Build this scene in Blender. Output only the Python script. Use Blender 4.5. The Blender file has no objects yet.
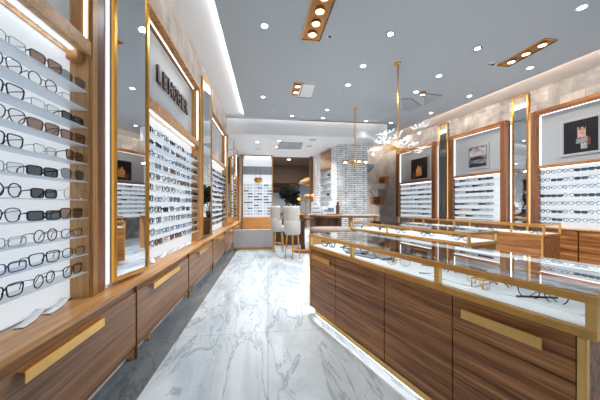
import bpy, bmesh, math, random
from mathutils import Vector, Matrix
random.seed(7)
PI = math.pi
C = bpy.context.scene.collection
H = 1.30                     # eye height in working units (whole place is rescaled to metres at the end)
F = 260.0
TH = math.radians(7.02)      # camera turned right from the left wall's direction
CT, ST = math.cos(TH), math.sin(TH)

def cw(cx, cz):              # camera-frame ground point -> world
    return (cx*CT + cz*ST, -cx*ST + cz*CT)
def Yleft(px, X=-1.25):      # where a column of the photograph meets the plane x = X
    r = (px-300)/F
    return (X*CT - r*X*ST)/(r*CT + ST)

# ------------------------------------------------------------------ materials
def new_mat(name):
    m = bpy.data.materials.new(name); m.use_nodes = True
    nt = m.node_tree; b = nt.nodes['Principled BSDF']
    return m, nt, b
def plain(name, col, rough=.5, metal=0, spec=.5, coat=0, noise=0.0, nscale=8):
    m, nt, b = new_mat(name)
    b.inputs['Roughness'].default_value = rough
    b.inputs['Metallic'].default_value = metal
    b.inputs['Specular IOR Level'].default_value = spec
    b.inputs['Coat Weight'].default_value = coat
    b.inputs['Base Color'].default_value = (*col, 1)
    if noise:
        tc = nt.nodes.new('ShaderNodeTexCoord'); n = nt.nodes.new('ShaderNodeTexNoise')
        n.inputs['Scale'].default_value = nscale; n.inputs['Detail'].default_value = 4
        r = nt.nodes.new('ShaderNodeValToRGB')
        r.color_ramp.elements[0].position = .3; r.color_ramp.elements[1].position = .7
        r.color_ramp.elements[0].color = (*[c*(1-noise) for c in col], 1)
        r.color_ramp.elements[1].color = (*[min(1, c*(1+noise)) for c in col], 1)
        nt.links.new(tc.outputs['Object'], n.inputs['Vector']); nt.links.new(n.outputs['Fac'], r.inputs['Fac'])
        nt.links.new(r.outputs['Color'], b.inputs['Base Color'])
    return m
def wood(name, dark, mid, light, grain='X', rough=.38, sc=1.0, tilt=0.0):
    m, nt, b = new_mat(name)
    N, L = nt.nodes, nt.links
    tc = N.new('ShaderNodeTexCoord'); mp = N.new('ShaderNodeMapping')
    s = {'X': (.5, 15, 15), 'Y': (12, .5, 12), 'Z': (15, 15, .5)}[grain]
    mp.inputs['Scale'].default_value = [v*sc for v in s]
    mp.inputs['Rotation'].default_value = (0, tilt, 0)
    L.new(tc.outputs['Object'], mp.inputs['Vector'])
    n1 = N.new('ShaderNodeTexNoise'); n1.inputs['Scale'].default_value = 1.3; n1.inputs['Detail'].default_value = 6
    n1.inputs['Roughness'].default_value = .65; n1.inputs['Distortion'].default_value = .6
    n2 = N.new('ShaderNodeTexNoise'); n2.inputs['Scale'].default_value = 7; n2.inputs['Detail'].default_value = 3
    L.new(mp.outputs['Vector'], n1.inputs['Vector']); L.new(mp.outputs['Vector'], n2.inputs['Vector'])
    mx = N.new('ShaderNodeMath'); mx.operation = 'MULTIPLY_ADD'; mx.inputs[1].default_value = .35
    L.new(n2.outputs['Fac'], mx.inputs[0]); 
    sb = N.new('ShaderNodeMath'); sb.operation = 'MULTIPLY'; sb.inputs[1].default_value = .8
    L.new(n1.outputs['Fac'], sb.inputs[0]); L.new(sb.outputs[0], mx.inputs[2])
    r = N.new('ShaderNodeValToRGB'); e = r.color_ramp.elements
    e[0].position = .42; e[0].color = (*dark, 1); e[1].position = .74; e[1].color = (*light, 1)
    k = e.new(.57); k.color = (*mid, 1)
    L.new(mx.outputs[0], r.inputs['Fac']); L.new(r.outputs['Color'], b.inputs['Base Color'])
    b.inputs['Roughness'].default_value = rough
    bp = N.new('ShaderNodeBump'); bp.inputs['Strength'].default_value = .06
    L.new(mx.outputs[0], bp.inputs['Height']); L.new(bp.outputs['Normal'], b.inputs['Normal'])
    return m
def emit(name, col, s):
    m, nt, b = new_mat(name)
    b.inputs['Base Color'].default_value = (*col, 1)
    b.inputs['Emission Color'].default_value = (*col, 1); b.inputs['Emission Strength'].default_value = s
    return m
def glassy(name, tint=(1, 1, 1), ior=1.45, rough=0.0, boost=0.0):
    m, nt, b = new_mat(name); N, L = nt.nodes, nt.links
    N.remove(b); out = N['Material Output']
    t = N.new('ShaderNodeBsdfTransparent'); t.inputs['Color'].default_value = (*tint, 1)
    g = N.new('ShaderNodeBsdfGlossy'); g.inputs['Roughness'].default_value = rough
    fr = N.new('ShaderNodeFresnel'); fr.inputs['IOR'].default_value = ior
    mx = N.new('ShaderNodeMixShader')
    a = N.new('ShaderNodeMath'); a.operation = 'ADD'; a.use_clamp = True; a.inputs[1].default_value = boost
    L.new(fr.outputs[0], a.inputs[0])
    ge = N.new('ShaderNodeNewGeometry'); bk = N.new('ShaderNodeMath'); bk.operation = 'SUBTRACT'; bk.inputs[0].default_value = 1
    L.new(ge.outputs['Backfacing'], bk.inputs[1])     # one reflection per pane, none on leaving it
    mu = N.new('ShaderNodeMath'); mu.operation = 'MULTIPLY'; L.new(a.outputs[0], mu.inputs[0]); L.new(bk.outputs[0], mu.inputs[1])
    L.new(mu.outputs[0], mx.inputs[0])
    L.new(t.outputs[0], mx.inputs[1]); L.new(g.outputs[0], mx.inputs[2]); L.new(mx.outputs[0], out.inputs['Surface'])
    return m
def marble(name, base, vein, cloud, rough=.14, vs=1.0, amount=.5):
    m, nt, b = new_mat(name); N, L = nt.nodes, nt.links
    tc = N.new('ShaderNodeTexCoord'); mp = N.new('ShaderNodeMapping')
    mp.inputs['Rotation'].default_value = (0, 0, .28); mp.inputs['Scale'].default_value = (1.9*vs, .45*vs, 1)
    L.new(tc.outputs['Object'], mp.inputs['Vector'])
    def noise(s, d, dist, rr=.55):
        n = N.new('ShaderNodeTexNoise'); n.inputs['Scale'].default_value = s; n.inputs['Detail'].default_value = d
        n.inputs['Distortion'].default_value = dist; n.inputs['Roughness'].default_value = rr
        L.new(mp.outputs['Vector'], n.inputs['Vector']); return n
    def ridge(n, w):
        a = N.new('ShaderNodeMath'); a.operation = 'SUBTRACT'; a.inputs[1].default_value = .5
        c = N.new('ShaderNodeMath'); c.operation = 'ABSOLUTE'
        r = N.new('ShaderNodeMapRange'); r.inputs['From Min'].default_value = 0; r.inputs['From Max'].default_value = w
        r.inputs['To Min'].default_value = 1; r.inputs['To Max'].default_value = 0
        L.new(n.outputs['Fac'], a.inputs[0]); L.new(a.outputs[0], c.inputs[0]); L.new(c.outputs[0], r.inputs['Value']); return r
    v1 = ridge(noise(1.5, 7, 1.6), .018); v2 = ridge(noise(3.6, 6, .9), .014)
    cl = noise(1.1, 8, 1.2, .62)
    cr = N.new('ShaderNodeMapRange'); cr.inputs['From Min'].default_value = .42; cr.inputs['From Max'].default_value = .72
    L.new(cl.outputs['Fac'], cr.inputs['Value'])
    m2 = noise(2.2, 3, 0); mr = N.new('ShaderNodeMapRange'); mr.inputs['From Min'].default_value = .45; mr.inputs['From Max'].default_value = .6
    L.new(m2.outputs['Fac'], mr.inputs['Value'])
    ad = N.new('ShaderNodeMath'); ad.operation = 'MAXIMUM'; L.new(v1.outputs[0], ad.inputs[0])
    v2m = N.new('ShaderNodeMath'); v2m.operation = 'MULTIPLY'; L.new(v2.outputs[0], v2m.inputs[0]); L.new(mr.outputs[0], v2m.inputs[1])
    L.new(v2m.outputs[0], ad.inputs[1])
    am = N.new('ShaderNodeMath'); am.operation = 'MULTIPLY'; am.inputs[1].default_value = amount; L.new(ad.outputs[0], am.inputs[0])
    x1 = N.new('ShaderNodeMix'); x1.data_type = 'RGBA'; x1.inputs[6].default_value = (*base, 1); x1.inputs[7].default_value = (*cloud, 1)
    L.new(cr.outputs[0], x1.inputs[0])
    x2 = N.new('ShaderNodeMix'); x2.data_type = 'RGBA'; x2.inputs[7].default_value = (*vein, 1)
    L.new(am.outputs[0], x2.inputs[0]); L.new(x1.outputs[2], x2.inputs[6])
    # slab joints
    br = N.new('ShaderNodeTexBrick'); br.inputs['Scale'].default_value = 1; br.inputs['Brick Width'].default_value = 1.1
    br.inputs['Row Height'].default_value = 2.2; br.inputs['Mortar Size'].default_value = .004; br.offset = 0
    br.inputs['Color1'].default_value = (1, 1, 1, 1); br.inputs['Color2'].default_value = (.95, .95, .95, 1); br.inputs['Mortar'].default_value = (.72, .72, .72, 1)
    L.new(tc.outputs['Object'], br.inputs['Vector'])
    x3 = N.new('ShaderNodeMix'); x3.data_type = 'RGBA'; x3.blend_type = 'MULTIPLY'; x3.inputs[0].default_value = 1
    L.new(x2.outputs[2], x3.inputs[6]); L.new(br.outputs['Color'], x3.inputs[7])
    L.new(x3.outputs[2], b.inputs['Base Color'])
    b.inputs['Roughness'].default_value = rough
    return m
def tiles(name, c1, c2, mortar, bw, rh, ms, rough=.6, offset=.5, swap=False, mott=.25):
    m, nt, b = new_mat(name); N, L = nt.nodes, nt.links
    tc = N.new('ShaderNodeTexCoord'); sp = N.new('ShaderNodeSeparateXYZ'); cb = N.new('ShaderNodeCombineXYZ')
    L.new(tc.outputs['Object'], sp.inputs[0])
    ad = N.new('ShaderNodeMath'); ad.operation = 'ADD'; L.new(sp.outputs['X'], ad.inputs[0]); L.new(sp.outputs['Y'], ad.inputs[1])
    L.new(ad.outputs[0], cb.inputs['X']); L.new(sp.outputs['Z'], cb.inputs['Y'])
    br = N.new('ShaderNodeTexBrick'); br.inputs['Scale'].default_value = 1; br.inputs['Brick Width'].default_value = bw
    br.inputs['Row Height'].default_value = rh; br.inputs['Mortar Size'].default_value = ms; br.offset = offset
    br.inputs['Color1'].default_value = (*c1, 1); br.inputs['Color2'].default_value = (*c2, 1); br.inputs['Mortar'].default_value = (*mortar, 1)
    L.new(cb.outputs[0], br.inputs['Vector'])
    n = N.new('ShaderNodeTexNoise'); n.inputs['Scale'].default_value = 5; n.inputs['Detail'].default_value = 5
    L.new(tc.outputs['Object'], n.inputs['Vector'])
    r = N.new('ShaderNodeMapRange'); r.inputs['To Min'].default_value = 1-mott; r.inputs['To Max'].default_value = 1+mott
    r.inputs['From Min'].default_value = .3; r.inputs['From Max'].default_value = .7
    L.new(n.outputs['Fac'], r.inputs['Value'])
    vm = N.new('ShaderNodeVectorMath'); vm.operation = 'SCALE'; L.new(br.outputs['Color'], vm.inputs[0]); L.new(r.outputs[0], vm.inputs['Scale'])
    L.new(vm.outputs[0], b.inputs['Base Color']); b.inputs['Roughness'].default_value = rough
    bp = N.new('ShaderNodeBump'); bp.inputs['Strength'].default_value = .25; bp.inputs['Distance'].default_value = .01
    inv = N.new('ShaderNodeMath'); inv.operation = 'SUBTRACT'; inv.inputs[0].default_value = 1
    L.new(br.outputs['Fac'], inv.inputs[1]); L.new(inv.outputs[0], bp.inputs['Height']); L.new(bp.outputs['Normal'], b.inputs['Normal'])
    return m

def frosted(name, col):
    m, nt, b = new_mat(name); N, L = nt.nodes, nt.links
    b.inputs['Base Color'].default_value = (*col, 1); b.inputs['Roughness'].default_value = .25
    t = N.new('ShaderNodeBsdfTransparent'); t.inputs[0].default_value = (.95, .97, 1, 1); mx = N.new('ShaderNodeMixShader'); mx.inputs[0].default_value = .6
    tr = N.new('ShaderNodeBsdfTranslucent'); tr.inputs[0].default_value = (*col, 1); m2 = N.new('ShaderNodeMixShader'); m2.inputs[0].default_value = .55
    L.new(b.outputs[0], m2.inputs[1]); L.new(tr.outputs[0], m2.inputs[2])
    L.new(t.outputs[0], mx.inputs[1]); L.new(m2.outputs[0], mx.inputs[2]); L.new(mx.outputs[0], N['Material Output'].inputs['Surface']); return m

M = {}
M['marble'] = marble('white marble', (.57, .65, .72), (.10, .14, .19), (.26, .33, .40), rough=.2, amount=.5)
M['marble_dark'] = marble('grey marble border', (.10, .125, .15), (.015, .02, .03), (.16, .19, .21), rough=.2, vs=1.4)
M['ceiling'] = plain('ceiling paint', (.46, .505, .54), .4, spec=.4)
M['white'] = plain('white paint', (.86, .87, .88), .5)
M['cream'] = plain('warm lit white', (.82, .74, .67), .5)  # warm cove light tinted into the white of the right upper ceiling
M['panel'] = plain('white backing panel', (.84, .89, .93), .35)
M['greypanel'] = plain('pale grey satin panel', (.42, .45, .48), .25, spec=.5)
M['backlit'] = emit('backlit acrylic panel', (.90, .95, 1), .55)
M['backlit'].node_tree.nodes['Principled BSDF'].inputs['Base Color'].default_value = (.42, .46, .50, 1)
M['shelf'] = frosted('frosted shelf', (.86, .91, .95))
M['stone'] = tiles('stone tile', (.27, .265, .265), (.50, .475, .45), (.24, .23, .22), .34, .20, .003, .5, mott=.4)
M['stone_warm'] = tiles('warm stone tile', (.40, .34, .285), (.52, .455, .39), (.33, .28, .24), .34, .20, .003, .5, mott=.3)
M['greystone'] = plain('grey stone', (.50, .47, .44), .4, noise=.3, nscale=3)
M['brick'] = tiles('white brick', (.86, .87, .88), (.70, .73, .76), (.14, .17, .21), .31, .058, .0065, .6, mott=.25)
M['oak'] = wood('oak', (.33, .145, .042), (.54, .27, .095), (.70, .42, .18), 'Y', .32)
M['oakv'] = wood('oak upright', (.32, .145, .042), (.49, .25, .09), (.62, .36, .15), 'Z', .35)
M['drawer'] = wood('brown oak drawer', (.13, .06, .028), (.25, .125, .062), (.38, .21, .11), 'X', .33, tilt=.0)
M['walnut'] = wood('walnut', (.075, .022, .005), (.31, .112, .030), (.58, .27, .095), 'X', .42, sc=1.25, tilt=.12)
M['walnutv'] = wood('walnut upright', (.12, .042, .014), (.22, .085, .03), (.34, .15, .06), 'Z', .32)
M['honey'] = wood('honey oak', (.28, .10, .025), (.46, .19, .05), (.60, .28, .09), 'X', .35)
M['darkwood'] = wood('dark wood', (.03, .013, .007), (.07, .03, .014), (.12, .055, .026), 'Z', .4)
M['brass'] = plain('brushed brass', (.88, .52, .16), .32, 1, noise=.07, nscale=30)
M['gold'] = plain('gold frame', (.66, .34, .07), .3, 1)
M['pale_brass'] = plain('pale brass', (.92, .58, .20), .38, 1, noise=.05, nscale=20)
M['copper'] = plain('copper lining', (.50, .25, .10), .28, .85, noise=.15, nscale=12)
M['mirror'] = plain('mirror', (.82, .85, .87), .02, 1)
M['glass'] = glassy('clear glass', (.97, .985, .985), 1.45)
M['topglass'] = glassy('case top glass', (.85, .87, .88), 1.5, boost=.30)
M['lens'] = glassy('clear lens', (.90, .93, .95), 1.5, boost=.03)
M['dark_lens'] = glassy('dark lens', (.13, .14, .15), 1.5)
M['brown_lens'] = glassy('brown lens', (.34, .25, .20), 1.5)
M['grey_lens'] = glassy('grey lens', (.32, .34, .37), 1.5)
M['crystal'] = frosted('crystal', (.92, .95, .98))
M['crystal'].node_tree.nodes['Principled BSDF'].inputs['Roughness'].default_value = .08; M['crystal'].node_tree.nodes['Mix Shader'].inputs[0].default_value = .42
M['black'] = plain('black acetate', (.012, .013, .016), .25)
M['tortoise'] = plain('tortoiseshell acetate', (.14, .055, .02), .25, noise=.8, nscale=60)
M['blue'] = plain('navy acetate', (.03, .08, .18), .3)
M['silver'] = plain('gunmetal', (.22, .23, .25), .3, 1)
M['steel'] = plain('steel', (.55, .56, .58), .3, 1)
M['goldwire'] = plain('gold wire', (.60, .38, .17), .3, 1)
M['led'] = emit('white light strip', (.93, .97, 1), 6)
M['ledlow'] = emit('dim light strip', (.95, .97, 1), 1.8)
M['ledfloor'] = emit('toe kick light strip', (.95, .97, 1), 7)
M['ledsoft'] = emit('soft light strip', (.93, .97, 1), 2.5)
M['ledwarm'] = emit('warm light strip', (1, .86, .74), 42)
M['ledwarm2'] = emit('soft warm strip', (1, .85, .72), 3)
M['ledcove'] = emit('cove light strip', (1, .98, .96), 12)
M['board_glow'] = emit('added board glow', (.93, .96, 1), .75)  # added glow, lifts the shaded white board beside the left mirrors
M['lamp'] = emit('downlight disc', (.97, .98, 1), 14)
M['lampwarm'] = emit('warm lamp', (1, .86, .68), 10)
M['leather'] = plain('white leather', (.50, .48, .455), .45, noise=.05, nscale=4)
M['taupe'] = plain('taupe leather', (.30, .24, .20), .5, noise=.08, nscale=4)
M['leaf'] = plain('dark leaf', (.010, .016, .014), .6, spec=.25)
M['paper'] = plain('white card', (.80, .84, .88), .5)
M['greycard'] = plain('grey card', (.25, .28, .32), .5)
M['bluecard'] = plain('blue card', (.12, .25, .45), .45)
M['dark'] = plain('black plastic', (.02, .02, .022), .4)
M['tabletop'] = plain('table top', (.48, .47, .46), .3)
M['backwall'] = plain('blue grey paint', (.42, .49, .55), .5, noise=.1, nscale=2)
M['brownpaint'] = plain('brown paint', (.10, .062, .045), .6)
M['rattan'] = plain('rattan', (.55, .33, .17), .6, noise=.25, nscale=40)
M['orange'] = plain('tan leather', (.42, .17, .05), .5)
M['letters'] = plain('bronze letters', (.085, .05, .035), .35, .3)
M['amber'] = glassy('amber glass', (.45, .18, .05), 1.5, boost=.1)
M['photo_dark'] = plain('black photo print', (.010, .010, .013), .3)
M['photo_glow'] = plain('orange photo print', (.62, .28, .08), .4, noise=.5, nscale=14)
M['photo_red'] = plain('dark red photo print', (.16, .05, .03), .4, noise=.5, nscale=14)
M['photo_grey'] = plain('grey photo print', (.18, .19, .20), .4, noise=.7, nscale=9)
M['photo_pale'] = plain('pale photo print', (.45, .46, .48), .4, noise=.4, nscale=11)
M['photo_pink'] = plain('pink photo print', (.50, .30, .25), .4, noise=.5, nscale=20)

# ------------------------------------------------------------------ mesh builder
class MB:
    def __init__(s): s.bm = bmesh.new(); s.mats = []
    def mi(s, m):
        m = M[m]
        if m not in s.mats: s.mats.append(m)
        return s.mats.index(m)
    def merge(s, b2, m, smooth=False):
        i = s.mi(m); vm = {}
        for v in b2.verts: vm[v] = s.bm.verts.new(v.co)
        for f in b2.faces:
            try:
                nf = s.bm.faces.new([vm[v] for v in f.verts]); nf.material_index = i; nf.smooth = smooth
            except ValueError: pass
        b2.free(); return s
    def box(s, x0, x1, y0, y1, z0, z1, m, bev=0):
        b = bmesh.new(); bmesh.ops.create_cube(b, size=1)
        for v in b.verts:
            v.co = Vector((x0 if v.co.x < 0 else x1, y0 if v.co.y < 0 else y1, z0 if v.co.z < 0 else z1))
        if bev: bmesh.ops.bevel(b, geom=b.edges[:], offset=bev, segments=2, affect='EDGES')
        bmesh.ops.recalc_face_normals(b, faces=b.faces[:])
        return s.merge(b, m)
    def prism(s, poly, z0, z1, m, smooth=False):           # poly in xy, extruded in z
        b = bmesh.new(); n = len(poly)
        lo = [b.verts.new((x, y, z0)) for x, y in poly]; hi = [b.verts.new((x, y, z1)) for x, y in poly]
        b.faces.new(lo[::-1]); b.faces.new(hi)
        for i in range(n): b.faces.new((lo[i], lo[(i+1) % n], hi[(i+1) % n], hi[i]))
        bmesh.ops.recalc_face_normals(b, faces=b.faces[:])
        return s.merge(b, m, smooth)
    def prismy(s, poly, y0, y1, m):                        # poly in xz, extruded in y
        b = bmesh.new(); n = len(poly)
        lo = [b.verts.new((x, y0, z)) for x, z in poly]; hi = [b.verts.new((x, y1, z)) for x, z in poly]
        b.faces.new(lo[::-1]); b.faces.new(hi)
        for i in range(n): b.faces.new((lo[i], lo[(i+1) % n], hi[(i+1) % n], hi[i]))
        bmesh.ops.recalc_face_normals(b, faces=b.faces[:])
        return s.merge(b, m)
    def tube(s, pts, r, m, seg=8, closed=False, cap=True):
        pts = [Vector(p) for p in pts]; n = len(pts); b = bmesh.new(); rings = []
        rr = r if isinstance(r, (list, tuple)) else [r]*n
        up = None
        for i, p in enumerate(pts):
            if closed: d = pts[(i+1) % n]-pts[i-1]
            else: d = pts[min(i+1, n-1)]-pts[max(i-1, 0)]
            d.normalize()
            if up is None: up = Vector((0, 0, 1)) if abs(d.z) < .9 else Vector((1, 0, 0))
            a = d.cross(up)
            if a.length < 1e-5: a = d.orthogonal()
            a.normalize(); u = a.cross(d).normalized(); up = u
            rings.append([b.verts.new(p+(a*math.cos(2*PI*k/seg)+u*math.sin(2*PI*k/seg))*rr[i]) for k in range(seg)])
        for i in range(n if closed else n-1):
            A, B = rings[i], rings[(i+1) % n]
            for k in range(seg): b.faces.new((A[k], A[(k+1) % seg], B[(k+1) % seg], B[k]))
        if cap and not closed: b.faces.new(rings[0][::-1]); b.faces.new(rings[-1])
        bmesh.ops.recalc_face_normals(b, faces=b.faces[:])
        return s.merge(b, m, True)
    def lathe(s, prof, m, seg=24, c=(0, 0, 0), a0=0, a1=2*PI, smooth=True):
        b = bmesh.new(); full = abs(a1-a0-2*PI) < 1e-4; k = seg if full else seg+1
        rings = []
        for r, z in prof:
            rings.append([b.verts.new((c[0]+r*math.cos(a0+(a1-a0)*i/seg), c[1]+r*math.sin(a0+(a1-a0)*i/seg), c[2]+z)) for i in range(k)])
        for i in range(len(prof)-1):
            for j in range(seg):
                j2 = (j+1) % k
                b.faces.new((rings[i][j], rings[i][j2], rings[i+1][j2], rings[i+1][j]))
        bmesh.ops.remove_doubles(b, verts=b.verts[:], dist=1e-5)
        bmesh.ops.recalc_face_normals(b, faces=b.faces[:])
        return s.merge(b, m, smooth)
    def build(s, name, parent=None, loc=None, rz=0):
        me = bpy.data.meshes.new(name); s.bm.to_mesh(me); s.bm.free()
        for m in s.mats: me.materials.append(m)
        o = bpy.data.objects.new(name, me); C.objects.link(o)
        if parent: o.parent = parent
        if loc: o.location = loc
        if rz: o.rotation_euler = (0, 0, rz)
        return o
def bx(*a, **k): return MB().box(*a, **k)
def tag(o, label, cat, group=None, kind=None):
    o['label'] = label; o['category'] = cat
    if group: o['group'] = group
    if kind: o['kind'] = kind
    return o
def thing(name, label, cat, loc=(0, 0, 0), rz=0, group=None):
    o = bpy.data.objects.new(name, None); C.objects.link(o); o.empty_display_size = .05
    o.location = loc; o.rotation_euler = (0, 0, rz)
    return tag(o, label, cat, group)
def struct(o): o['kind'] = 'structure'; return o
def copy_tree(o, parent=None):
    c = o.copy(); C.objects.link(c)
    if parent: c.parent = parent
    for ch in [x for x in bpy.data.objects if x.parent == o]: copy_tree(ch, c)
    return c

# ------------------------------------------------------------------ frames of reference
RZ_L = PI/2                                            # left wall: local x runs down the room, local y into the wall
LW = (-1.25, 0, 0)
AC = math.atan(122/260)                                # counters
UC = (math.sin(AC), -math.cos(AC)); VC = (math.cos(AC), math.sin(AC))
RZ_C = math.atan2(UC[1], UC[0]) - TH
UW = (.301, -.954); VW = (.954, .301); W0 = (5.82, 5.05)
RZ_W = math.atan2(UW[1], UW[0]) - TH
def sW(px, off=0):                                     # station on the right wall (0 at W0, negative further away)
    r = (px-300)/F; x0 = W0[0]-VW[0]*off; z0 = W0[1]-VW[1]*off
    return (r*z0 - x0)/(UW[0]-r*UW[1])
WO = (*cw(*W0), 0)
def wallpt(s, off, z=0):                               # off = distance out of the wall into the room
    x, y = cw(W0[0]+UW[0]*s-VW[0]*off, W0[1]+UW[1]*s-VW[1]*off); return (x, y, z)

# ------------------------------------------------------------------ setting
ZC, ZU = 3.93, 4.00
YB = 8.05                                             # beam across the room
YE = 11.5                                             # display wall at the far end
struct(MB().prism([(-.87, -3), (9.5, -3), (7.6, 17.5), (-.87, 17.5)], -.1, 0, 'marble').build('floor'))
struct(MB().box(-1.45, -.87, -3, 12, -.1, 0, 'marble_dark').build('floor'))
# ceiling: float panel with open slots along both walls
ra = wallpt(6.5, .92); rb = wallpt(-3.6, .92)
def rl(y): # x on the float panel's right edge at world y
    t = (y-ra[1])/(rb[1]-ra[1]); return ra[0]+(rb[0]-ra[0])*t
def xoff(y, off):
    a = wallpt(6.5, off); b = wallpt(-3.6, off); return a[0]+(b[0]-a[0])*(y-a[1])/(b[1]-a[1])
BX = xoff(YB, 1.82)
struct(MB().prism([(-.69, -3), (rl(-3), -3), (rl(14), 14), (xoff(14, 1.9), 14), (xoff(YB, 1.9), YB-.14), (-.69, YB-.14)], ZC, ZC+.014, 'ceiling').build('ceiling'))
struct(MB().box(-1.6, 1.0, -3, YB+.3, ZU, ZU+.1, 'white').build('ceiling'))
struct(MB().box(1.001, 9.6, -3, 14.2, ZU, ZU+.1, 'cream').build('ceiling'))
struct(MB().box(-1.6, BX, YB, YB+.12, 3.46, ZC-.001, 'white').build('wall_beam'))
struct(MB().prism([(-1.5, YB+.12), (xoff(YB+.12, 1.82), YB+.12), (xoff(YE+.2, 1.82), YE+.2), (-1.5, YE+.2)], 3.46, 3.54, 'white').build('ceiling'))
struct(MB().prism([(-1.5, YE+.2), (4.4, YE+.2), (4.3, 17.5), (-1.5, 17.5)], 3.46, 3.54, 'brownpaint').build('ceiling'))
# left wall: stone fascia above, plaster behind
struct(MB().box(-3, 12.2, .20, .32, 0, ZU, 'white').build('wall_left', loc=LW, rz=RZ_L))
struct(MB().box(-3, YB, .0, .2, 3.47, ZU, 'stone_warm').build('wall_left_fascia', loc=LW, rz=RZ_L))
struct(MB().box(YB, YE, .0, .2, 3.3, 3.46, 'white').build('wall_left_fascia', loc=LW, rz=RZ_L))
# right wall
sEnd = -9.3
w = MB(); w.box(-6.1, 6.6, 0, .14, 0, ZU, 'stone'); struct(w.build('wall_right', loc=WO, rz=RZ_W))
w = MB(); w.box(sEnd, -6.1, 0, .14, 0, ZU, 'greystone'); struct(w.build('wall_right', loc=WO, rz=RZ_W))
# hidden cove strips on the edges of the float panel
def strip(name, p0, p1, z0, z1, t, m, label):
    d = Vector((p1[0]-p0[0], p1[1]-p0[1])); L_ = d.length; a = math.atan2(d.y, d.x)
    o = MB().box(0, L_, -t/2, t/2, z0, z1, m).build(name, loc=(p0[0], p0[1], 0), rz=a)
    return tag(o, label, 'light strip')
strip('cove_light_strip', (-.675, -2.5), (-.675, YB-.2), ZC+.0145, ZC+.055, .02, 'ledcove', 'long white cove light strip above the left wall cabinets')
p0 = wallpt(6.0, .94); p1 = wallpt(-9, .94)
strip('cove_light_strip', p0[:2], p1[:2], ZC+.0145, ZC+.055, .02, 'ledwarm', 'long warm cove light strip above the stone tiled right wall')
strip('cove_light_strip', (-.5, YB-.16), (3.6, YB-.16), ZC+.0145, ZC+.055, .02, 'ledsoft', 'white cove light strip along the beam across the room')

# ------------------------------------------------------------------ eyeglasses
def outline(kind, w, h, n):
    pts = []
    for i in range(n):
        a = 2*PI*i/n; c, s_ = math.cos(a), math.sin(a)
        e = {'round': 1.0, 'square': .5, 'rectangle': .45, 'oval': .85, 'pilot': .8}[kind]
        x = w/2*math.copysign(abs(c)**e, c); z = h/2*math.copysign(abs(s_)**e, s_)
        if kind in ('pilot', 'square'): x *= 1 + .12*z/(h/2)*(1 if kind == 'square' else 1.4)
        pts.append((x, z))
    return pts
SHAPES = {'round': (.074, .070), 'square': (.082, .064), 'rectangle': (.086, .050), 'oval': (.078, .057), 'pilot': (.082, .070)}
STYLES = [  # colour word, frame mat, shape, lens mat, rim radius, noun
 ('black', 'black', 'square', 'lens', .0034, 'eyeglasses'), ('tortoiseshell', 'tortoise', 'round', 'lens', .003, 'eyeglasses'),
 ('black', 'black', 'rectangle', 'dark_lens', .0042, 'sunglasses'), ('gold wire', 'goldwire', 'round', 'lens', .0019, 'eyeglasses'),
 ('gunmetal wire', 'silver', 'rectangle', 'lens', .0019, 'eyeglasses'), ('brown', 'tortoise', 'square', 'brown_lens', .0034, 'sunglasses'),
 ('black', 'black', 'round', 'lens', .003, 'eyeglasses'), ('navy', 'blue', 'rectangle', 'lens', .003, 'eyeglasses'),
 ('gunmetal wire', 'silver', 'pilot', 'grey_lens', .002, 'sunglasses'), ('tortoiseshell', 'tortoise', 'oval', 'lens', .0028, 'eyeglasses'),
 ('black', 'black', 'pilot', 'lens', .0026, 'eyeglasses')]
def glasses_geo(mb_frame, mb_lensL, mb_lensR, mb_tL, mb_tR, st, T=Matrix(), n=24, seg=6, thick=1.0, flat=False):
    _, fm, sh, lm, rr, _ = st; rr *= thick
    w, h = SHAPES[sh]; pts = outline(sh, w, h, n); g = .10
    for sx, ml in ((-1, mb_lensL), (1, mb_lensR)):
        cx = sx*g/2 + sx*.0
        ring = [T @ Vector((cx+(x if sx > 0 else -x), -.002*abs(x)/w, z+h/2+rr)) for x, z in pts]
        mb_frame.tube(ring, rr, fm, seg=seg, closed=True)
        b = bmesh.new(); b.faces.new([b.verts.new(p) for p in ring]); ml.merge(b, lm)
    zc = h/2+rr
    gap = g/2-w/2
    mb_frame.tube([T @ Vector((x*gap, -.003*(1-abs(x)), zc+h*.16+.003*(1-abs(x)))) for x in (-1, -.5, 0, .5, 1)], rr*.95, fm, seg=seg)
    for sx, mt in ((-1, mb_tL), (1, mb_tR)):
        xe = sx*(g/2+w/2)
        mb_frame.tube([T @ Vector((xe, 0, zc+h*.28)), T @ Vector((xe+sx*.004, .004, zc+h*.30))], rr*1.2, fm, seg=seg)
        x2 = xe+sx*.004
        if flat: # temples folded across behind the front
            path = [(x2, .006+.004*(sx > 0), zc+h*.30), (x2-sx*.06, .012+.004*(sx > 0), zc+h*.2), (x2-sx*.12, .014+.004*(sx > 0), zc-h*.02), (x2-sx*.145, .014+.004*(sx > 0), zc-h*.4)]
        else:
            path = [(x2, .005, zc+h*.30), (x2-sx*.008, .035, zc+h*.24), (x2-sx*.02, .062, zc+h*.12), (x2-sx*.03, .078, rr*1.6)]
        mt.tube([T @ Vector(p) for p in path], [rr*.9, rr*.75, rr*.75, rr*.95], fm, seg=seg)
def proto_full(i, flat=False):      # five parts
    st = STYLES[i]; e = bpy.data.objects.new('sunglasses' if st[5] == 'sunglasses' else 'eyeglasses', None); C.objects.link(e); e.empty_display_size = .02
    f, a, b, c, d = MB(), MB(), MB(), MB(), MB()
    glasses_geo(f, a, b, c, d, st, flat=flat)
    f.build('frame_front', e); a.build('lens', e); b.build('lens', e); c.build('temple', e); d.build('temple', e)
    return e
def proto_single(i, n=12, seg=4, thick=1.5, flat=False):
    st = STYLES[i]; m = MB(); glasses_geo(m, m, m, m, m, st, n=n, seg=seg, thick=thick, flat=flat)
    return m.build('sunglasses' if st[5] == 'sunglasses' else 'eyeglasses')
FULL, SINGLE = {}, {}
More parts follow.
